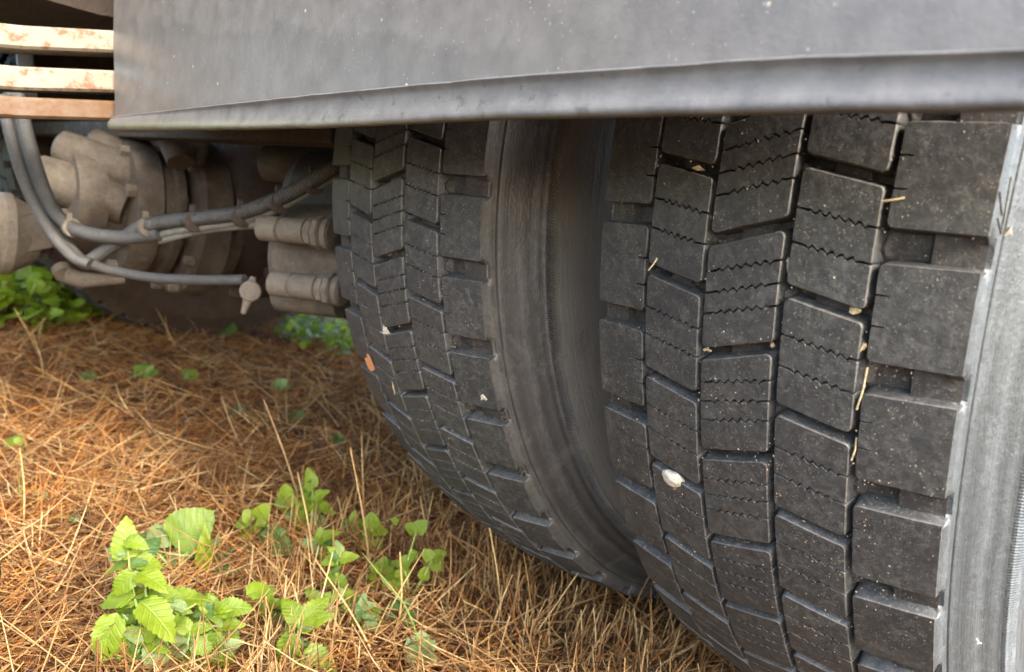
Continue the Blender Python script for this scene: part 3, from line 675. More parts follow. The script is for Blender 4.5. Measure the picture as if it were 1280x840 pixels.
# cast lugs over the flange
for (px, py, r, dd) in ((112, 198, .030, 1.40), (150, 192, .026, 1.42), (85, 232, .034, 1.38), (175, 205, .024, 1.44)):
    p = at(px, py, dd); mb = MB()
    mb.lathe([(-.05, r*.6), (-.045, r*.9), (-.02, r), (.05, r*1.05), (.09, r*.8)], (.5, .8, -.25), p, 20); mb.build('cast_lug', M['dust'], fl, sharp=50)
for px, py, s in ((228, 236, .9), (282, 250, 1.)):
    p = at(px, py, 1.46); mb = MB(); mb.tube([p+Vector((0, 0, .055*s)), p+Vector((.0, -.01, 0)), p+Vector((-.005, -.005, -.06*s)), p+Vector((0, .02, -.09*s))], [.022*s, .03*s, .032*s, .02*s], 16); mb.build('cast_rib', M['dust'] if s < 1 else M['brown'], fl)
ps = empty('propeller_shaft'); part(ps, 'pale beige propeller shaft tube entering from the left')
mb = MB(); mb.lathe([(-1.9, .0575), (-.668, .0575), (-.664, .061), (-.655, .061), (-.65, .0585), (-.628, .0585), (-.624, .063), (-.612, .063), (-.606, .058), (-.59, .05), (-.575, .04)], (0, 1, 0), (DX, 0, .312), 48); mb.build('shaft_tube', M['dustpale'], ps, sharp=30)
mb = MB(); rotm = Matrix.Rotation(.3, 3, 'X')
mb.box((-.05, -.075, -.028), (-.02, .03, .028), rotm, (DX, -.56, .33)); mb.box((.02, -.075, -.028), (.05, .03, .028), rotm, (DX, -.56, .33)); mb.build('yoke', M['dust'], ps, bevel=.006)
mb = MB(); mb.tube([(DX-.055, -.56, .335), (DX+.055, -.56, .335)], .016, 14); mb.tube([(DX, -.57, .28), (DX, -.55, .39)], .016, 14); mb.build('joint_cross', M['dark'], ps)
mb = MB(); mb.tube([at(80, 343, 1.36), at(100, 350, 1.365), at(155, 350, 1.38)], [.013, .013, .006], 14); mb.tube([at(80, 343, 1.36), at(76, 336, 1.37)], .014, 12); part(mb.build('grease_fitting_arm', M['dustpale'], None), 'small pale arm under the propeller shaft joint')

# brake actuator and guide bosses beside the inner wheel
br = empty('brake_caliper'); part(br, 'dusty brake caliper with two bossed guide pins beside the inner tyre')
p = at(372, 318, .96)
AX = Vector((.86, .5, .06)).normalized()
mb = MB(); mb.lathe([(-.075, .02), (-.072, .060), (-.060, .068), (-.02, .070), (.022, .070), (.024, .074), (.035, .074), (.04, .062), (.20, .06)], AX, p+Vector((.01, .06, .0)), 40); mb.build('caliper_body', M['dust'], br, sharp=30)
mb = MB(); q = at(372, 236, 1.02); mb.lathe([(-.065, .02), (-.06, .05), (-.04, .066), (.0, .07), (.20, .07)], AX, q+Vector((.01, .06, -.01)), 32); mb.build('brake_chamber', M['hose'], br, sharp=30)
for px, py, x2 in ((326, 285, 1), (340, 354, 1)):
    a = at(px, py, .915); mb = MB()
    mb.lathe([(0, .012), (.0015, .0145), (.026, .0148), (.0275, .0120), (.029, .0120), (.0295, .0140), (.031, .0145), (.060, .0145), (.0605, .012), (.066, .012)], AX, a, 28); mb.build('guide_boss', M['dustpale'], br, sharp=30)
    for dx, rr_ in ((.062, .0165), (.072, .0195), (.083, .018)):
        mb = MB(); mb.lathe([(0, rr_*.8), (.002, rr_), (.008, rr_), (.010, rr_*.8)], AX, a+AX*dx, 8 if dx < .08 else 20); mb.build('hex_flange', M['dustpale'], br, sharp=25)
mb = MB(); mb.lathe([(0, .014), (.006, .020), (.09, .020)], AX, at(345, 368, .97), 20); mb.build('caliper_foot', M['dust'], br)
mb = MB(); a = at(333, 186, 1.12); mb.lathe([(0, .012), (.004, .024), (.02, .025), (.2, .028)], AX, a+Vector((0, 0, -.02)), 24); part(mb.build('tie_rod_end', M['dust'], None, sharp=30))
mb = MB(); c0, c1, c2, c3 = at(296, 168, 1.22), at(430, 150, 1.12), at(430, 212, 1.10), at(310, 204, 1.2)
up = Vector((0, .03, .10)); vs = [c0+up, c1+up, c2, c3]; bk = [v+Vector((.01, .05, .0)) for v in vs]
mb.add(vs+bk, [(0, 1, 2, 3), (7, 6, 5, 4), (0, 4, 5, 1), (1, 5, 6, 2), (2, 6, 7, 3), (3, 7, 4, 0)]); part(mb.build('axle_bracket', M['dust'], None, bevel=.008), 'pale brown bracket plate above the brake chamber')
mb = MB(); c = at(222, 178, 1.3); mb.tube([c+Vector((0, 0, .12)), c, c+Vector((.02, .0, -.03))], [.03, .03, .02], 14); mb.tube([at(248, 160, 1.3), at(240, 200, 1.32)], .022, 12); part(mb.build('air_bellows_bracket', M['dust'], None))

# hoses and cable harness
def hose(name, pts, r, mat, ridges=False, par=None, n=14, lab=None):
    P = smooth_path([at(*q) for q in pts], 10); mb = MB()
    if ridges:
        # even resampling for the corrugations
        L = [0]; 
        for a, b in zip(P, P[1:]): L.append(L[-1]+(b-a).length)
        m = int(L[-1]/.0012); Q = []
        for i in range(m+1):
            s = L[-1]*i/m; k = max(0, min(len(P)-2, int(np.searchsorted(L, s))-1)); t = (s-L[k])/max(1e-9, L[k+1]-L[k]); Q.append(P[k].lerp(P[k+1], min(1, max(0, t))))
        mb.tube(Q, r, n, True, lambda i: 1. if i % 4 < 2 else .84)
    else: mb.tube(P, r, n)
    o = mb.build(name, mat, par, sharp=60)
    if not par: part(o, lab)
    return o
hs = empty('cable_harness'); part(hs, 'grey ribbed cable harness tied to a pipe, sweeping across below the mudguard')
hose('corrugated_conduit', [(108, 330, 1.16), (125, 318, 1.14), (150, 301, 1.11), (180, 283, 1.07), (215, 276, 1.04), (255, 272, 1.00), (300, 266, .96), (340, 252, .93), (380, 232, .90), (425, 205, .87)], .0092, M['hose'], True, hs)
hose('pipe', [(185, 298, 1.085), (215, 290, 1.05), (255, 284, 1.01), (300, 277, .97), (340, 264, .94), (380, 243, .91), (425, 216, .88)], .0052, M['steel'], False, hs)
hose('pipe', [(200, 301, 1.07), (255, 288, 1.015), (300, 283, .975), (330, 281, .95)], .0045, M['steel'], False, hs)
hose('cable', [(22, 120, 1.25), (35, 175, 1.22), (50, 225, 1.2), (66, 262, 1.18), (90, 284, 1.15), (120, 294, 1.12), (160, 297, 1.09), (200, 292, 1.06)], .0092, M['hose'], False, hs)
hose('cable', [(2, 120, 1.22), (16, 180, 1.2), (34, 235, 1.18), (60, 285, 1.16), (90, 320, 1.14), (112, 330, 1.13)], .0074, M['hose'], False, hs)
hose('cable', [(12, 110, 1.27), (28, 170, 1.24), (46, 240, 1.21), (72, 290, 1.18), (100, 325, 1.15), (118, 330, 1.14)], .0088, M['hose'], False, hs)
for px, py, d, r in ((90, 285, 1.15, .0125), (185, 284, 1.065, .013), (243, 277, 1.01, .0130), (303, 271, .96, .0130), (350, 254, .925, .0125), (392, 231, .895, .012)):
    c = at(px, py, d); dirv = (at(px+6, py-1, d-.01)-c).normalized(); mb = MB(); mb.lathe([(-.003, r*.9), (-.0025, r), (.0025, r), (.003, r*.9)], dirv, c, 18)
    mb.box((-.002, -.003, -.001), (.002, .003, .007), None, c+Vector((0, -.004, r))); mb.build('cable_tie', M['dark'] if px > 200 else M['dustpale'], hs, sharp=40)
ah = empty('air_hose'); part(ah, 'dark air hose running down to a round pale banjo fitting')
hose('hose', [(60, 285, 1.185), (85, 312, 1.165), (120, 332, 1.14), (160, 342, 1.10), (200, 348, 1.06), (250, 350, 1.01), (306, 350, .965)], .0066, M['hose'], False, ah)
c = at(313, 364, .95); vd = Vector(-ray(313, 364)); mb = MB(); mb.lathe([(-.006, .010), (-.005, .0125), (.004, .0125), (.006, .0105), (.0062, .008), (.0075, .0075)], vd, c, 28)
mb.tube([at(317, 346, .951), at(314, 356, .951)], [.0035, .006], 10); mb.tube([at(311, 372, .951), at(304, 392, .955)], [.0065, .003], 10); mb.build('banjo_fitting', M['dustpale'], ah, sharp=40)
hose('strap', [(22, -60, 1.5), (28, 20, 1.45), (30, 60, 1.42), (36, 120, 1.35)], .011, M['hose'], lab='grey hose hanging behind the leaf spring')

# ------------------------------------------------------------------ bits caught on the tyres
def bit(px, py, w_, h_, kind, label, cat, dist_r=.4955, off=0, lift=.001):
    d = ray(px, py); o = CAM-np.array([0, 0, .5]); a = d[1]**2+d[2]**2; b = o[1]*d[1]+o[2]*d[2]; c = o[1]**2+o[2]**2-(dist_r+lift)**2
    t = (-b-math.sqrt(max(0, b*b-a*c)))/a; P = Vector(CAM+d*t); sc = t/FPX; n_ = Vector((0, P.y, P.z-.5)).normalized()
    mb = MB()
    if kind == 'stone':
        V = []; F = []; nu, nv = 12, 7
        for i in range(nv+1):
            for k in range(nu):
                ph = math.pi*i/nv; a_ = 2*math.pi*k/nu; q = Vector((math.sin(ph)*math.cos(a_)*w_, math.sin(ph)*math.sin(a_)*h_, math.cos(ph)*min(w_, h_)*.55))*(.5+.22*noise.noise(Vector((math.cos(a_)*1.3+px, math.sin(a_)*1.3, math.cos(ph)*1.3))))
                V.append(q*sc)
        for i in range(nv):
            for k in range(nu): F.append((i*nu+k, i*nu+(k+1) % nu, (i+1)*nu+(k+1) % nu, (i+1)*nu+k))
        z = n_; x = Vector((1, 0, 0)); y = z.cross(x); R = Matrix((x, y, z)).transposed(); mb.add([P+R @ v for v in V], F)
        return tag(mb.build('pebble', M['stone'], None, sharp=60), label, cat)
    if kind == 'leaf' and cat == 'leaf' and w_ < 22 and 'orange dry' not in label: w_ *= .75; h_ *= .7
    if kind == 'leaf':
        x = Vector((1, 0, 0)); y = n_.cross(x); V = []; m = 11
        for k in range(m):
            a_ = 2*math.pi*k/m; r = 1+.9*noise.noise(Vector((px+k*.9, py+.3, .5))); V.append(P+(x*math.cos(a_)*w_*r+y*math.sin(a_)*h_*r)*.5*sc+n_*(.0015+.001*math.sin(a_*2)))
        V.append(P+n_*.0028); F = [(k, (k+1) % m, m) for k in range(m)]
        V += [v-n_*.0006 for v in V]; F += [tuple(i+m+1 for i in f[::-1]) for f in F]+[(k, m+1+k, m+1+(k+1) % m, (k+1) % m) for k in range(m)]
        mb.add(V, F); return tag(mb.build('leaf_fragment', M['orangebit'] if 'orange dry' in label else (M['strawbit'] if cat == 'leaf' else M['stone']), None, smooth=False), label, cat)
    if kind == 'stalk':
        x = Vector((1, 0, 0)); y = x.cross(n_); A = P+(x*w_-y*h_)*.5*sc+n_*.001; B = P-(x*w_-y*h_)*.5*sc+n_*.002; C = (A+B)/2+n_*.001+x*.001
        mb.tube([A, C, B], .0005, 6); return tag(mb.build('straw_fragment', M['strawbit'], None), label, cat)
bit(843, 598, 31, 24, 'stone', 'white flat pebble stuck high between tread blocks of the outer tyre', 'pebble')
bit(483, 412, 22, 18, 'leaf', 'white crumpled flake stuck on the inner tyre tread', 'flake')
bit(984, 331, 9, 20, 'stone', 'small pale pebble wedged in a groove of the outer tyre', 'pebble', .4925)
bit(463, 452, 13, 22, 'leaf', 'orange dry leaf scrap on the inner tyre below the white flake', 'leaf')
bit(606, 496, 10, 9, 'leaf', 'yellowish crumb on the edge of the inner tyre tread', 'flake')
bit(874, 210, 20, 8, 'leaf', 'brown leaf crumbs lying on the top block edge of the outer tyre', 'leaf')
bit(1070, 386, 14, 12, 'leaf', 'brown crumb at a groove crossing of the outer tyre', 'leaf', .492)
bit(1081, 432, 8, 20, 'leaf', 'long brown scrap in the groove below the crumb on the outer tyre', 'leaf', .492)
bit(886, 436, 10, 8, 'leaf', 'tiny orange leaf crumb at the centre groove of the outer tyre', 'leaf', .494)
bit(968, 430, 12, 8, 'leaf', 'tiny brown leaf crumb right of the centre block of the outer tyre', 'leaf', .494)
bit(493, 480, 5, 30, 'stalk', 'short pale stalk sticking to the inner tyre tread', 'stalk')
bit(1079, 485, 6, 52, 'stalk', 'upright straw caught in the right groove of the outer tyre', 'stalk', .492)
bit(1069, 560, 3, 30, 'stalk', 'second straw lower in the right groove of the outer tyre', 'stalk', .492)
bit(892, 348, 18, 3, 'stalk', 'small straw lying across the middle blocks of the outer tyre', 'stalk')
bit(1262, 290, 7, 9, 'leaf', 'pale crumb on the shoulder line of the outer tyre', 'flake', .482)
bit(1223, 800, 6, 6, 'leaf', 'ochre crumb low on the outer tyre shoulder', 'flake', .48)

bit(818, 330, 10, 16, 'stalk', 'needle bit lying over the second row of the outer tyre', 'stalk')
bit(1118, 250, 22, 6, 'stalk', 'needle bit on the inner edge of the wide shoulder block of the outer tyre', 'stalk')
bit(905, 700, 12, 14, 'stalk', 'needle bit low on the middle row of the outer tyre', 'stalk')
bit(528, 640, 18, 10, 'stalk', 'needle bit low on the inner tyre tread', 'stalk')
bit(700, 690, 40, 4, 'stalk', 'long pale straw lying against the lower inner tyre', 'stalk', .47)
# ------------------------------------------------------------------ plants
def leaf_mesh(name, wid, teeth, lobe, mat, fold=.35, droop=.25, nseg=19):
    V = []; F = []; cols = (-1, -.62, -.3, 0, .3, .62, 1)
    for i in range(nseg+1):
        t = i/nseg
        wv = wid*max(0, math.sin(math.pi*min(1, t**.74)))**.62*(1-.12*t)
        if lobe: wv *= 1+.16*math.cos(t*math.pi*5)
        if i == 0: wv = .02
        if i == nseg: wv = .02
        tooth = .075*teeth*(1 if i % 2 else -.6)
        for c in cols:
            ww = wv*(1+(tooth if abs(c) == 1 else 0)); x = c*ww
            y = t+(.02*teeth*(1 if i % 2 else 0) if abs(c) == 1 else 0)-abs(c)*.05*(1 if i > 1 else 0)
            z = abs(c)*ww*fold-droop*t*t+.05*t+.012*math.sin(i*1.3+c*2)*abs(c)+.02*math.sin(t*9+c*3)*abs(c)
            V.append((x, y, z))
    m = len(cols)
    for i in range(nseg):
        for j in range(m-1): F.append((i*m+j, i*m+j+1, (i+1)*m+j+1, (i+1)*m+j))
    me = bpy.data.meshes.new(name); me.from_pydata(V, [], F); me.update(); me.materials.append(mat); me.polygons.foreach_set('use_smooth', [True]*len(F)); return me
LM = {}
for mn in ('leaf', 'leafdark', 'leafpale', 'leafbright'):
    LM[mn] = [leaf_mesh('leaf', .28, 1, 0, M[mn], .25, .30), leaf_mesh('leaf', .33, 1.2, 0, M[mn], .2, .40), leaf_mesh('leaf', .46, 1.0, 1, M[mn], .12, .18), leaf_mesh('leaf', .16, 0, 0, M[mn], .5, .12), leaf_mesh('leaf', .50, .4, 0, M[mn], .15, .15)]
def placeleaf(root, base, tip, nrm, kind, mat, rnd=0):
    y = (tip-base); L = y.length; y.normalize(); z = (nrm-y*nrm.dot(y)).normalized(); x = y.cross(z)
    o = bpy.data.objects.new('leaf', LM[mat][kind]); link(o, root)
    R = Matrix((x, y, z)).transposed().to_4x4(); R = Matrix.Translation(base-root.location) @ R @ Matrix.Scale(L, 4); o.matrix_basis = R; return o
def gpt(px, py, z=0.0):
    p = hit(px, py, 2, z); return p
def plant(name, base_px, stems, label, cat, group=None, mat='leaf', rise=None):
    """base_px: pixel where it grows; stems: list of (nodes, leaves); built standing at the ground point, leaves around its vertical axis."""
    g = gpt(*base_px); g.z = gh(g.x, g.y)-.004; root = empty(name, g); tag(root, label, cat, group)
    dist = (g-Vector(CAM)).length
    fwd = Vector((FW[0], FW[1], 0)).normalized()
    def P(px, py, dd=0.):   # point on the upright plane through the plant, facing the viewer, shifted dd behind
        d = ray(px, py); q = g-Vector(CAM); t = (q.dot(fwd)+dd)/Vector(d).dot(fwd); return Vector(CAM+d*t)
    for nodes in stems[0]:
        pts = smooth_path([P(*n) for n in nodes], 5); r0 = .0016 if len(nodes) > 2 else .001
        mb = MB(); mb.tube(pts, [r0*(1-.6*i/len(pts)) for i in range(len(pts))], 7); o = mb.build('stem', M['stem'], None, sharp=60); o.parent = root; o.matrix_parent_inverse = Matrix.Translation(-g)
    for lf in stems[1]:
        bx, by, tx, ty, kind = lf[:5]; gl = 1.03 if name == 'nettle_plant' else 1.12; tx = bx+(tx-bx)*gl; ty = by+(ty-by)*gl; dd = lf[5] if len(lf) > 5 else 0; td = lf[6] if len(lf) > 6 else 0; mm = lf[7] if len(lf) > 7 else mat
        b = P(bx, by, dd); t = P(tx, ty, dd+td); vw = (Vector(CAM)-b).normalized()
        nrm = (vw*.75+Vector((0, 0, .7))+Vector((rng.normal(0, .22), rng.normal(0, .22), rng.normal(0, .1)))).normalized(); placeleaf(root, b, t, nrm, kind, mm)
    if cat == 'plant' and name in ('nettle_plant', 'nettle_seedling'):     # smaller leaves filling the shoot
        for nodes in stems[0]:
            for k in range(17 if len(nodes) > 2 else 8):
                u = rng.uniform(.25, 1)*(len(nodes)-1); i = min(int(u), len(nodes)-2); bx = nodes[i][0]+(nodes[i+1][0]-nodes[i][0])*(u-i); by = nodes[i][1]+(nodes[i+1][1]-nodes[i][1])*(u-i)
                a = rng.uniform(0, 6.28); L = rng.uniform(12, 34); dd = rng.uniform(-.01, .02); b = P(bx, by, dd*.3); t = P(bx+L*math.cos(a), by+L*.7*math.sin(a), dd)
                nrm = ((Vector(CAM)-b).normalized()*.6+Vector((rng.normal(0, .3), rng.normal(0, .3), .8))).normalized(); placeleaf(root, b, t, nrm, int(rng.integers(0, 2)), ['leaf', 'leaf', 'leafdark', 'leafpale'][int(rng.integers(0, 4))])
    return root
H = .02
plant('nettle_plant', (185, 838), ([[(185, 838), (178, 790), (165, 730), (160, 690), (156, 672)], [(185, 838), (195, 790), (182, 740), (186, 712)], [(178, 800), (160, 775), (150, 765)], [(190, 820), (215, 775), (245, 755)]],
 [(156, 700, 158, 652, 1, .0, 0), (160, 698, 205, 706, 0, .005, .01), (162, 703, 126, 712, 0, .01, .0, 'leaf'), (165, 705, 200, 670, 1, .03, .02, 'leafdark'),
  (172, 716, 208, 728, 1, -.01, -.01), (170, 716, 135, 745, 1, -.01, -.01), (168, 745, 118, 752, 0, -.005, 0), (170, 752, 145, 728, 1, 0, .01), (172, 758, 200, 742, 0, .01, 0),
  (146, 766, 118, 838, 0, -.02, -.02), (148, 768, 190, 800, 3, .0, 0, 'leafdark'),
  (175, 752, 222, 790, 1, -.025, -.01), (180, 745, 238, 752, 1, .0, .0), (200, 752, 262, 742, 0, .01, .01), (170, 780, 150, 838, 3, .01, 0, 'leafdark'), (190, 800, 205, 850, 1, -.01, -.01, 'leafpale'), (185, 815, 235, 835, 2, .0, 0, 'leafpale'), (178, 822, 92, 838, 3, .01, .0)]),
 'tall bright green serrated nettle plant at the lower left of the straw', 'plant', 'green weeds')
plant('nettle_plant', (272, 835), ([[(272, 838), (272, 790), (270, 764)], [(270, 800), (262, 770), (268, 762)]],
 [(268, 765, 218, 785, 0, .0, 0), (272, 762, 312, 756, 1, .0, 0), (270, 760, 262, 742, 0, .01, .0), (270, 765, 232, 742, 0, .03, .02), (275, 790, 252, 828, 1, -.01, -.01), (278, 785, 300, 822, 1, .0, 0, 'leafpale'), (258, 790, 222, 820, 2, .0, .0, 'leafpale'), (255, 800, 240, 840, 2, .0, .0, 'leafpale'), (308, 744, 345, 728, 1, .0, .02)]),
 'bright nettle with an opposite leaf pair right beside the tall nettle', 'plant', 'green weeds')
plant('broad_leaf_plant', (225, 725), ([[(225, 728), (228, 700), (235, 690)], [(225, 726), (205, 700), (195, 690)]],
 [(215, 680, 262, 642, 4, .02, .02, 'leaf'), (210, 690, 172, 668, 4, .03, .0), (212, 690, 208, 738, 2, .01, -.01), (218, 684, 262, 676, 4, .02, .02), (210, 684, 196, 655, 4, .02, .02, 'leafpale'), (205, 695, 170, 705, 2, .03, .0)]),
 'dull green broad lobed leaves behind the tall nettle', 'plant', 'green weeds', 'leafdark')
plant('plantain', (256, 722), ([[(256, 722), (256, 716)]],
 [(256, 720, 256, 662, 3, .0, 0, 'leaf'), (256, 718, 288, 688, 3, .01, .01), (256, 720, 225, 690, 3, .02, .01), (256, 720, 298, 712, 3, .0, -.01), (258, 718, 272, 672, 3, .02, .01), (254, 720, 232, 716, 3, 0, -.02)]),
 'small rosette with narrow upright leaves between the nettles and the clover', 'plant', 'green weeds', 'leafdark')
plant('clover', (312, 690), ([[(312, 690), (314, 664), (312, 652)], [(316, 690), (318, 668), (322, 648)], [(312, 690), (300, 675)]],
 [(312, 652, 300, 668, 4), (312, 652, 294, 655, 4), (314, 652, 306, 638, 4), (322, 648, 336, 656, 4), (322, 648, 334, 632, 4), (322, 648, 310, 638, 4, .01), (316, 660, 320, 676, 4), (312, 662, 298, 676, 4), (318, 655, 328, 668, 4)]),
 'cluster of rounded green clover leaves left of the two small sprigs', 'plant', 'green weeds', 'leaf')
plant('clover', (357, 668), ([[(357, 668), (358, 645), (357, 624)]],
 [(357, 624, 357, 606, 4), (357, 625, 343, 632, 4), (357, 625, 373, 630, 4), (357, 640, 368, 648, 4), (357, 630, 352, 640, 4)]),
 'three leaved clover sprig behind the straw, middle sprig', 'plant', 'green weeds', 'leaf')
plant('nettle_seedling', (390, 680), ([[(390, 682), (391, 640), (390, 600)], [(390, 660), (376, 650)]],
 [(390, 612, 388, 588, 1), (390, 625, 406, 612, 1), (390, 626, 376, 616, 1), (391, 632, 418, 636, 1), (391, 632, 402, 620, 0), (376, 650, 366, 636, 4), (376, 648, 384, 636, 4), (376, 652, 372, 662, 4), (391, 645, 410, 655, 0, 0, 0, 'leafdark')]),
 'upright small nettle rising right of the clover sprigs', 'plant', 'green weeds', 'leaf')
plant('nettle_plant', (372, 845), ([[(372, 850), (370, 815), (375, 770)], [(372, 845), (384, 830)]],
 [(374, 780, 356, 745, 1, 0, .01), (376, 780, 405, 745, 1, 0, .01), (374, 785, 412, 765, 0, .0, 0), (370, 792, 345, 832, 1, -.01, -.01), (372, 782, 352, 790, 0), (378, 815, 424, 838, 1, -.01, 0), (376, 815, 340, 846, 1, -.01, 0, 'leaf'), (372, 800, 392, 812, 0, .01, 0, 'leafpale'), (380, 825, 398, 858, 1, 0, 0)]),
 'leafy bright nettle at the bottom edge right of the leaf pair nettle', 'plant', 'green weeds')
plant('nettle_plant', (428, 790), ([[(428, 795), (428, 750), (420, 715), (426, 690)], [(428, 770), (440, 745)]],
 [(424, 700, 398, 700, 1), (424, 700, 446, 692, 1), (424, 716, 402, 730, 1), (422, 720, 436, 735, 1), (430, 740, 452, 752, 0), (428, 742, 405, 752, 1), (430, 752, 448, 768, 1, 0, 0, 'leaf'), (428, 762, 410, 775, 0, .0, 0, 'leafpale')]),
 'small light nettle in front of the long green grass blade', 'plant', 'green weeds')
plant('clover', (465, 705), ([[(465, 706), (466, 680), (465, 662)], [(466, 690), (470, 682)]],
 [(465, 662, 452, 668, 4), (465, 662, 464, 642, 4), (465, 664, 484, 664, 4), (466, 676, 478, 684, 4), (465, 676, 450, 684, 4), (468, 688, 462, 700, 4)]),
 'clover sprig left of the inner tyre among upright straw', 'plant', 'green weeds', 'leaf')
plant('clover', (512, 750), ([[(512, 752), (508, 720), (502, 708)], [(512, 750), (530, 720), (540, 700)], [(512, 735), (496, 728)], [(510, 700), (520, 665)]],
 [(502, 708, 488, 702, 4), (502, 708, 514, 696, 4), (503, 710, 504, 728, 4), (540, 700, 556, 690, 4), (540, 700, 530, 688, 4), (540, 702, 552, 712, 4), (520, 700, 512, 688, 4, .01), (496, 728, 480, 734, 4), (496, 728, 504, 742, 4), (520, 665, 532, 652, 4, .02), (520, 665, 508, 655, 4, .02), (525, 712, 536, 724, 4), (497, 655, 490, 648, 4, .03)]),
 'wide loose clover patch nearest the inner tyre', 'plant', 'green weeds', 'leaf')
plant('grass_tuft', (530, 838), ([[(530, 838), (524, 812)]],
 [(526, 825, 512, 800, 2), (526, 825, 540, 802, 2), (526, 820, 526, 792, 2), (526, 828, 546, 820, 4), (526, 828, 508, 818, 4)]),
 'pale dusty seedling at the bottom edge below the inner tyre', 'plant', 'green weeds', 'leafpale')
def blade(pts, label, wid=.003):
    g = gpt(*pts[0][:2]); g.z = gh(g.x, g.y); fwd = Vector((FW[0], FW[1], 0)).normalized(); Q = []
    for px, py in pts:
        d = ray(px, py); t = (g-Vector(CAM)).dot(fwd)/Vector(d).dot(fwd); Q.append(Vector(CAM+d*t))
    Q = smooth_path(Q, 6); n = len(Q); mb = MB(); mb.tube(Q, [wid*(1-.9*(i/(n-1))**1.5) for i in range(n)], 6, True, None, .25)
    return tag(mb.build('green_grass', M['leaf'].copy() if False else M['stem'], None), label, 'grass blade', 'green grass blades')
blade([(520, 835), (522, 800), (505, 755), (470, 712), (452, 690)], 'long curved green grass blade arching left of the inner tyre', .0035)
blade([(215, 836), (204, 800), (190, 770), (180, 750)], 'thin green blade crossing the tall nettle at the lower left', .0025)
blade([(60, 655), (85, 640), (108, 636)], 'short green blade lying alone in the needles at the left', .003)
blade([(30, 640), (24, 600), (30, 555)], 'thin upright green blade near the left edge', .002)
plant('nettle_plant', (130, 842), ([[(130, 845), (140, 810), (150, 795)], [(150, 850), (170, 820), (180, 800)]],
 [(150, 796, 130, 770, 1), (150, 796, 176, 785, 0), (150, 800, 120, 815, 1, .01), (150, 802, 168, 832, 1), (180, 800, 200, 775, 1), (180, 802, 215, 812, 0), (178, 812, 160, 840, 2)]),
 'low nettle shoot in front of the tall nettle at the bottom edge', 'plant', 'green weeds')
plant('nettle_plant', (225, 845), ([[(225, 850), (232, 815), (238, 790)], [(225, 850), (260, 825), (280, 812)]],
 [(238, 790, 215, 770, 1), (238, 790, 262, 780, 1), (236, 800, 210, 815, 2, 0, 0, 'leafpale'), (240, 802, 265, 815, 2), (280, 812, 300, 800, 1, 0, 0, 'leafpale'), (280, 812, 285, 840, 1), (276, 815, 255, 835, 0)]),
 'crowded nettle shoot between the tall nettle and the leaf pair nettle', 'plant', 'green weeds')
plant('nettle_plant', (405, 800), ([[(405, 805), (400, 780), (402, 755)]],
 [(402, 755, 385, 735, 1, .01), (402, 756, 420, 740, 1, .01), (401, 765, 380, 775, 0), (402, 768, 425, 775, 0, 0, 0, 'leafpale'), (403, 785, 388, 800, 1)]),
 'short nettle shoot between the bottom nettle and the small light nettle', 'plant', 'green weeds')
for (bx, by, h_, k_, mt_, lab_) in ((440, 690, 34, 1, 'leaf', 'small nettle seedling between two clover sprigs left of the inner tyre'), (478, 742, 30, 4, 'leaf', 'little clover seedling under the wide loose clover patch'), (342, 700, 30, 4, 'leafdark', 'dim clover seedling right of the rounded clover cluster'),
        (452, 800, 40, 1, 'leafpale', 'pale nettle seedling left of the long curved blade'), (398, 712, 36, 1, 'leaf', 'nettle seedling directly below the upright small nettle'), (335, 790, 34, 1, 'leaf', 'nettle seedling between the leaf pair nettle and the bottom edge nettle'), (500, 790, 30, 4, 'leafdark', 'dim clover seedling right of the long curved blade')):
    tp = by-h_; ls = []
    for q_ in range(3):
        yy = tp+h_*.26*q_; ln = 15+4*q_; ls += [(bx, yy, bx-ln, yy-4+3*q_, k_, .004*q_, 0), (bx, yy, bx+ln, yy-6+4*q_, k_, -.004*q_, 0)]
    ls.append((bx, tp, bx+3, tp-15, k_))
    plant('nettle_seedling' if k_ == 1 else 'clover', (bx, by), ([[(bx, by), (bx+2, by-h_*.5), (bx, tp)]], ls), lab_, 'plant', 'green weeds', mt_)
# small sprigs farther back
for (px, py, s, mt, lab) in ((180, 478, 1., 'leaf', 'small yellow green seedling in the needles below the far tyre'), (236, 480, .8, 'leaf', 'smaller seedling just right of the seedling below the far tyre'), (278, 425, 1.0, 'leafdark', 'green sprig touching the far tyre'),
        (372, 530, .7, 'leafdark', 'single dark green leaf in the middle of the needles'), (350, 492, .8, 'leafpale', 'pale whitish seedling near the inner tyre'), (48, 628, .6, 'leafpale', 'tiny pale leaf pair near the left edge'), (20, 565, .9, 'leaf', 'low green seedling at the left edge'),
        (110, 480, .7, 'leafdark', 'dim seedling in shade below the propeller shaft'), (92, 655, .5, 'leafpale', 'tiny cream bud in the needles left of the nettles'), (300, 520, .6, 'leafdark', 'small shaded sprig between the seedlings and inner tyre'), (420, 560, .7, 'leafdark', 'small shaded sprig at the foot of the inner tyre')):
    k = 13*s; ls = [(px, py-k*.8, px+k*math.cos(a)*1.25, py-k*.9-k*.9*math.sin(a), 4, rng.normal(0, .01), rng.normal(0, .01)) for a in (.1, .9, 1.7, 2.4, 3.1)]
    plant('seedling', (px, py), ([[(px, py), (px, py-k*.5), (px, py-k*.8)]], ls), lab, 'plant', 'seedlings in the needles', mt)
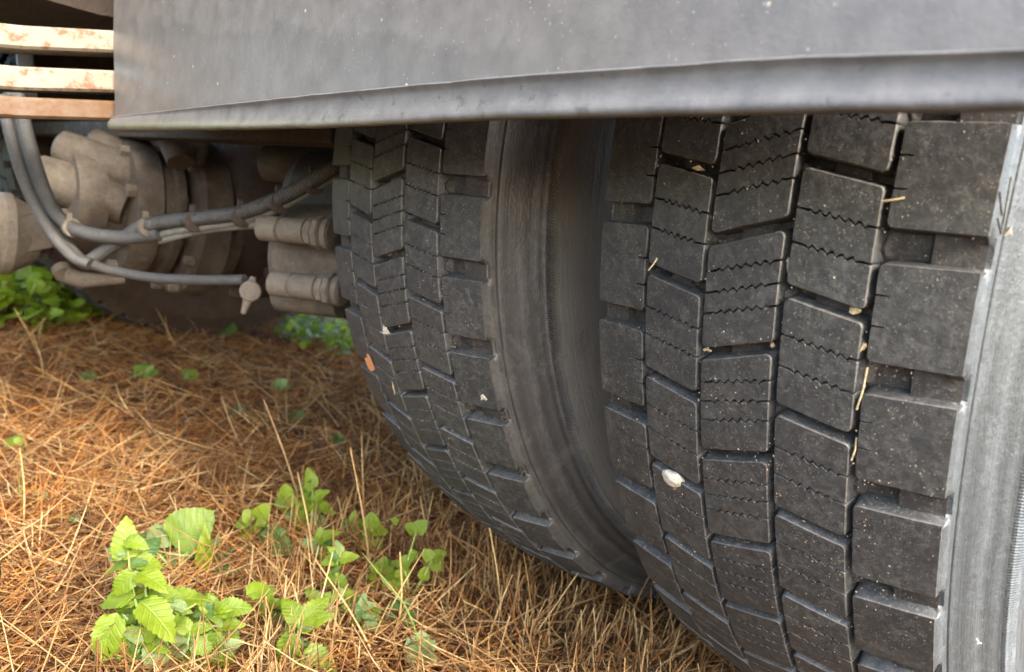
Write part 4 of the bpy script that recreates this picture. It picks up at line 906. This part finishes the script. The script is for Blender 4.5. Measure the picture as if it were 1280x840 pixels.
# leafy ground elder under the brake caliper and bushy weeds beyond the far side
def bushy(name, cx, cy, rx, ry, hgt, n, size, mats, label, group=None):
    root = empty(name, (cx, cy, 0)); tag(root, label, 'plant', group)
    for m_i, mt in enumerate(mats):
        V = []; F = []
        src = LM[mt][4]; sv = np.array([v.co for v in src.vertices]); sf = [tuple(p.vertices) for p in src.polygons]
        for k in range(n//len(mats)):
            a = rng.uniform(0, 6.28); rr_ = math.sqrt(rng.random()); p = np.array([cx+rx*rr_*math.cos(a), cy+ry*rr_*math.sin(a), rng.uniform(.1, 1)*hgt*(1.1-rr_*.6)])
            y = Vector((rng.normal(), rng.normal(), rng.normal(.2, .5))).normalized(); z = Vector((rng.normal(.3, .4), rng.normal(-.4, .4), 1)); z = (z-y*z.dot(y)).normalized(); x = y.cross(z)
            R = np.array([x, y, z]); q = (sv*size*rng.uniform(.6, 1.2)) @ R+p; b = len(V); V += [tuple(v) for v in q]; F += [tuple(i+b for i in f) for f in sf]
        o = meshobj('foliage', V, F, M[mt], None); o.parent = root; o.matrix_parent_inverse = Matrix.Translation((-cx, -cy, 0)); o['kind'] = 'stuff'
    mb = MB()
    for k in range(10):
        a = rng.uniform(0, 6.28); q = (cx+rx*.7*math.cos(a), cy+ry*.7*math.sin(a), hgt*.8); mb.tube([(cx+rx*.3*math.cos(a), cy+ry*.3*math.sin(a), -.01), q], .0012+size*.03, 5)
    o = mb.build('stem', M['stem'], None); o['kind'] = 'stuff'; o.parent = root; o.matrix_parent_inverse = Matrix.Translation((-cx, -cy, 0))
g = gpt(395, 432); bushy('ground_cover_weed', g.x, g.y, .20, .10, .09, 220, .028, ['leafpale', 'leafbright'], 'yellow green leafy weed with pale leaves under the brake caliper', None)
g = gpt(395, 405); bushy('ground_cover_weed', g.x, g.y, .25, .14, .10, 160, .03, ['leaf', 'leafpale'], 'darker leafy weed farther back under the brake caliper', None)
for i, (px, py, sz, lab) in enumerate(((18, 404, .055, 'bright green leafy weed beyond the far tyre at the left edge'), (-60, 395, .06, 'bushy green weed outside the left edge beyond the far tyre'), (48, 378, .05, 'weed in painted sunlit green behind the bright weed beyond the far tyre'))):
    g = gpt(px, py); bushy('leafy_weed', g.x-.1, g.y, .26, .20, .15, 300, sz, ['leafbright', 'leaf'], lab, 'weeds beyond the truck')
for i, (x, y) in enumerate(((-4.2, -1.3), (-4.6, -.5), (-4.9, .4), (-5.3, 1.3), (-4.7, 2.2), (-3.9, -2.2))):
    bushy('hedge_bush', x, y, .6, .55, .9, 380, .12, ['leaf', 'leafdark'], ('nearest', 'second', 'third', 'fourth', 'farthest', 'leftmost low')[i]+' leafy bush of the row beyond the far side of the truck', 'bushes beyond the truck')
# tallest straws, individually
STK_ = [(455, 655, 452, 540), (466, 720, 438, 560), (380, 640, 330, 500), (540, 700, 525, 620), (420, 742, 415, 620), (395, 720, 372, 590), (630, 780, 612, 660), (700, 770, 760, 690), (590, 745, 560, 690), (495, 800, 500, 690), (620, 830, 655, 720), (745, 835, 742, 760), (760, 838, 790, 770), (690, 830, 680, 745),
       (560, 835, 545, 750), (340, 730, 335, 690), (480, 700, 470, 600), (60, 465, 18, 385), (55, 470, 40, 415), (222, 440, 195, 385), (70, 640, 85, 575), (30, 660, 25, 560), (96, 650, 112, 590), (480, 838, 395, 700), (305, 760, 318, 690), (840, 838, 856, 795), (800, 838, 772, 765), (660, 770, 648, 690), (510, 640, 535, 560), (375, 838, 372, 770)]
LAB = {0: 'tall thin stalk standing left of the clover sprig beside the inner tyre', 1: 'leaning stalk rising behind the clover sprig beside the inner tyre', 2: 'long stalk leaning left, crossing behind the upright small nettle', 3: 'short stalk just right of the wide clover patch',
 5: 'stalk leaning left between the small light nettle and upright small nettle', 6: 'stalk under the belly of the inner tyre, left of the pair', 7: 'stalk leaning right under the inner tyre near its contact with the ground', 9: 'upright stalk crossing the long curved green blade', 10: 'stalk leaning right at the bottom edge left of centre',
 11: 'upright stalk at the bottom edge below the twin tyre gap', 17: 'stalk leaning left in front of the far tyre at the left edge', 18: 'short stalk beside the leaning one at the far left', 19: 'stalk leaning against the dark far tyre', 21: 'upright stalk at the left edge beside a green blade', 22: 'stalk leaning right beside the cream bud',
 23: 'long stalk slanting left across the bottom nettles', 25: 'short stalk in front of the outer tyre at the bottom edge', 28: 'stalk leaning right against the lower inner tyre tread'}
STK = [(k,)+STK_[k] for k in LAB]
for i, bx, by, tx, ty in STK:
    g = gpt(bx, by); g.z = gh(g.x, g.y)-.003; fwd = Vector((FW[0], FW[1], 0)).normalized(); d = ray(tx, ty); t = (g-Vector(CAM)).dot(fwd)/Vector(d).dot(fwd); T = Vector(CAM+d*t)
    mid = (g+T)/2+Vector((rng.normal(0, .003), rng.normal(0, .003), .002)); mb = MB(); Q = smooth_path([g, mid, T], 4); mb.tube(Q, [.0012*(1-.5*k/len(Q)) for k in range(len(Q))], 6)
    tag(mb.build('straw_stalk', M['straw'], None), 'dry pale straw '+LAB[i], 'straw stalk', 'tall straw stalks')
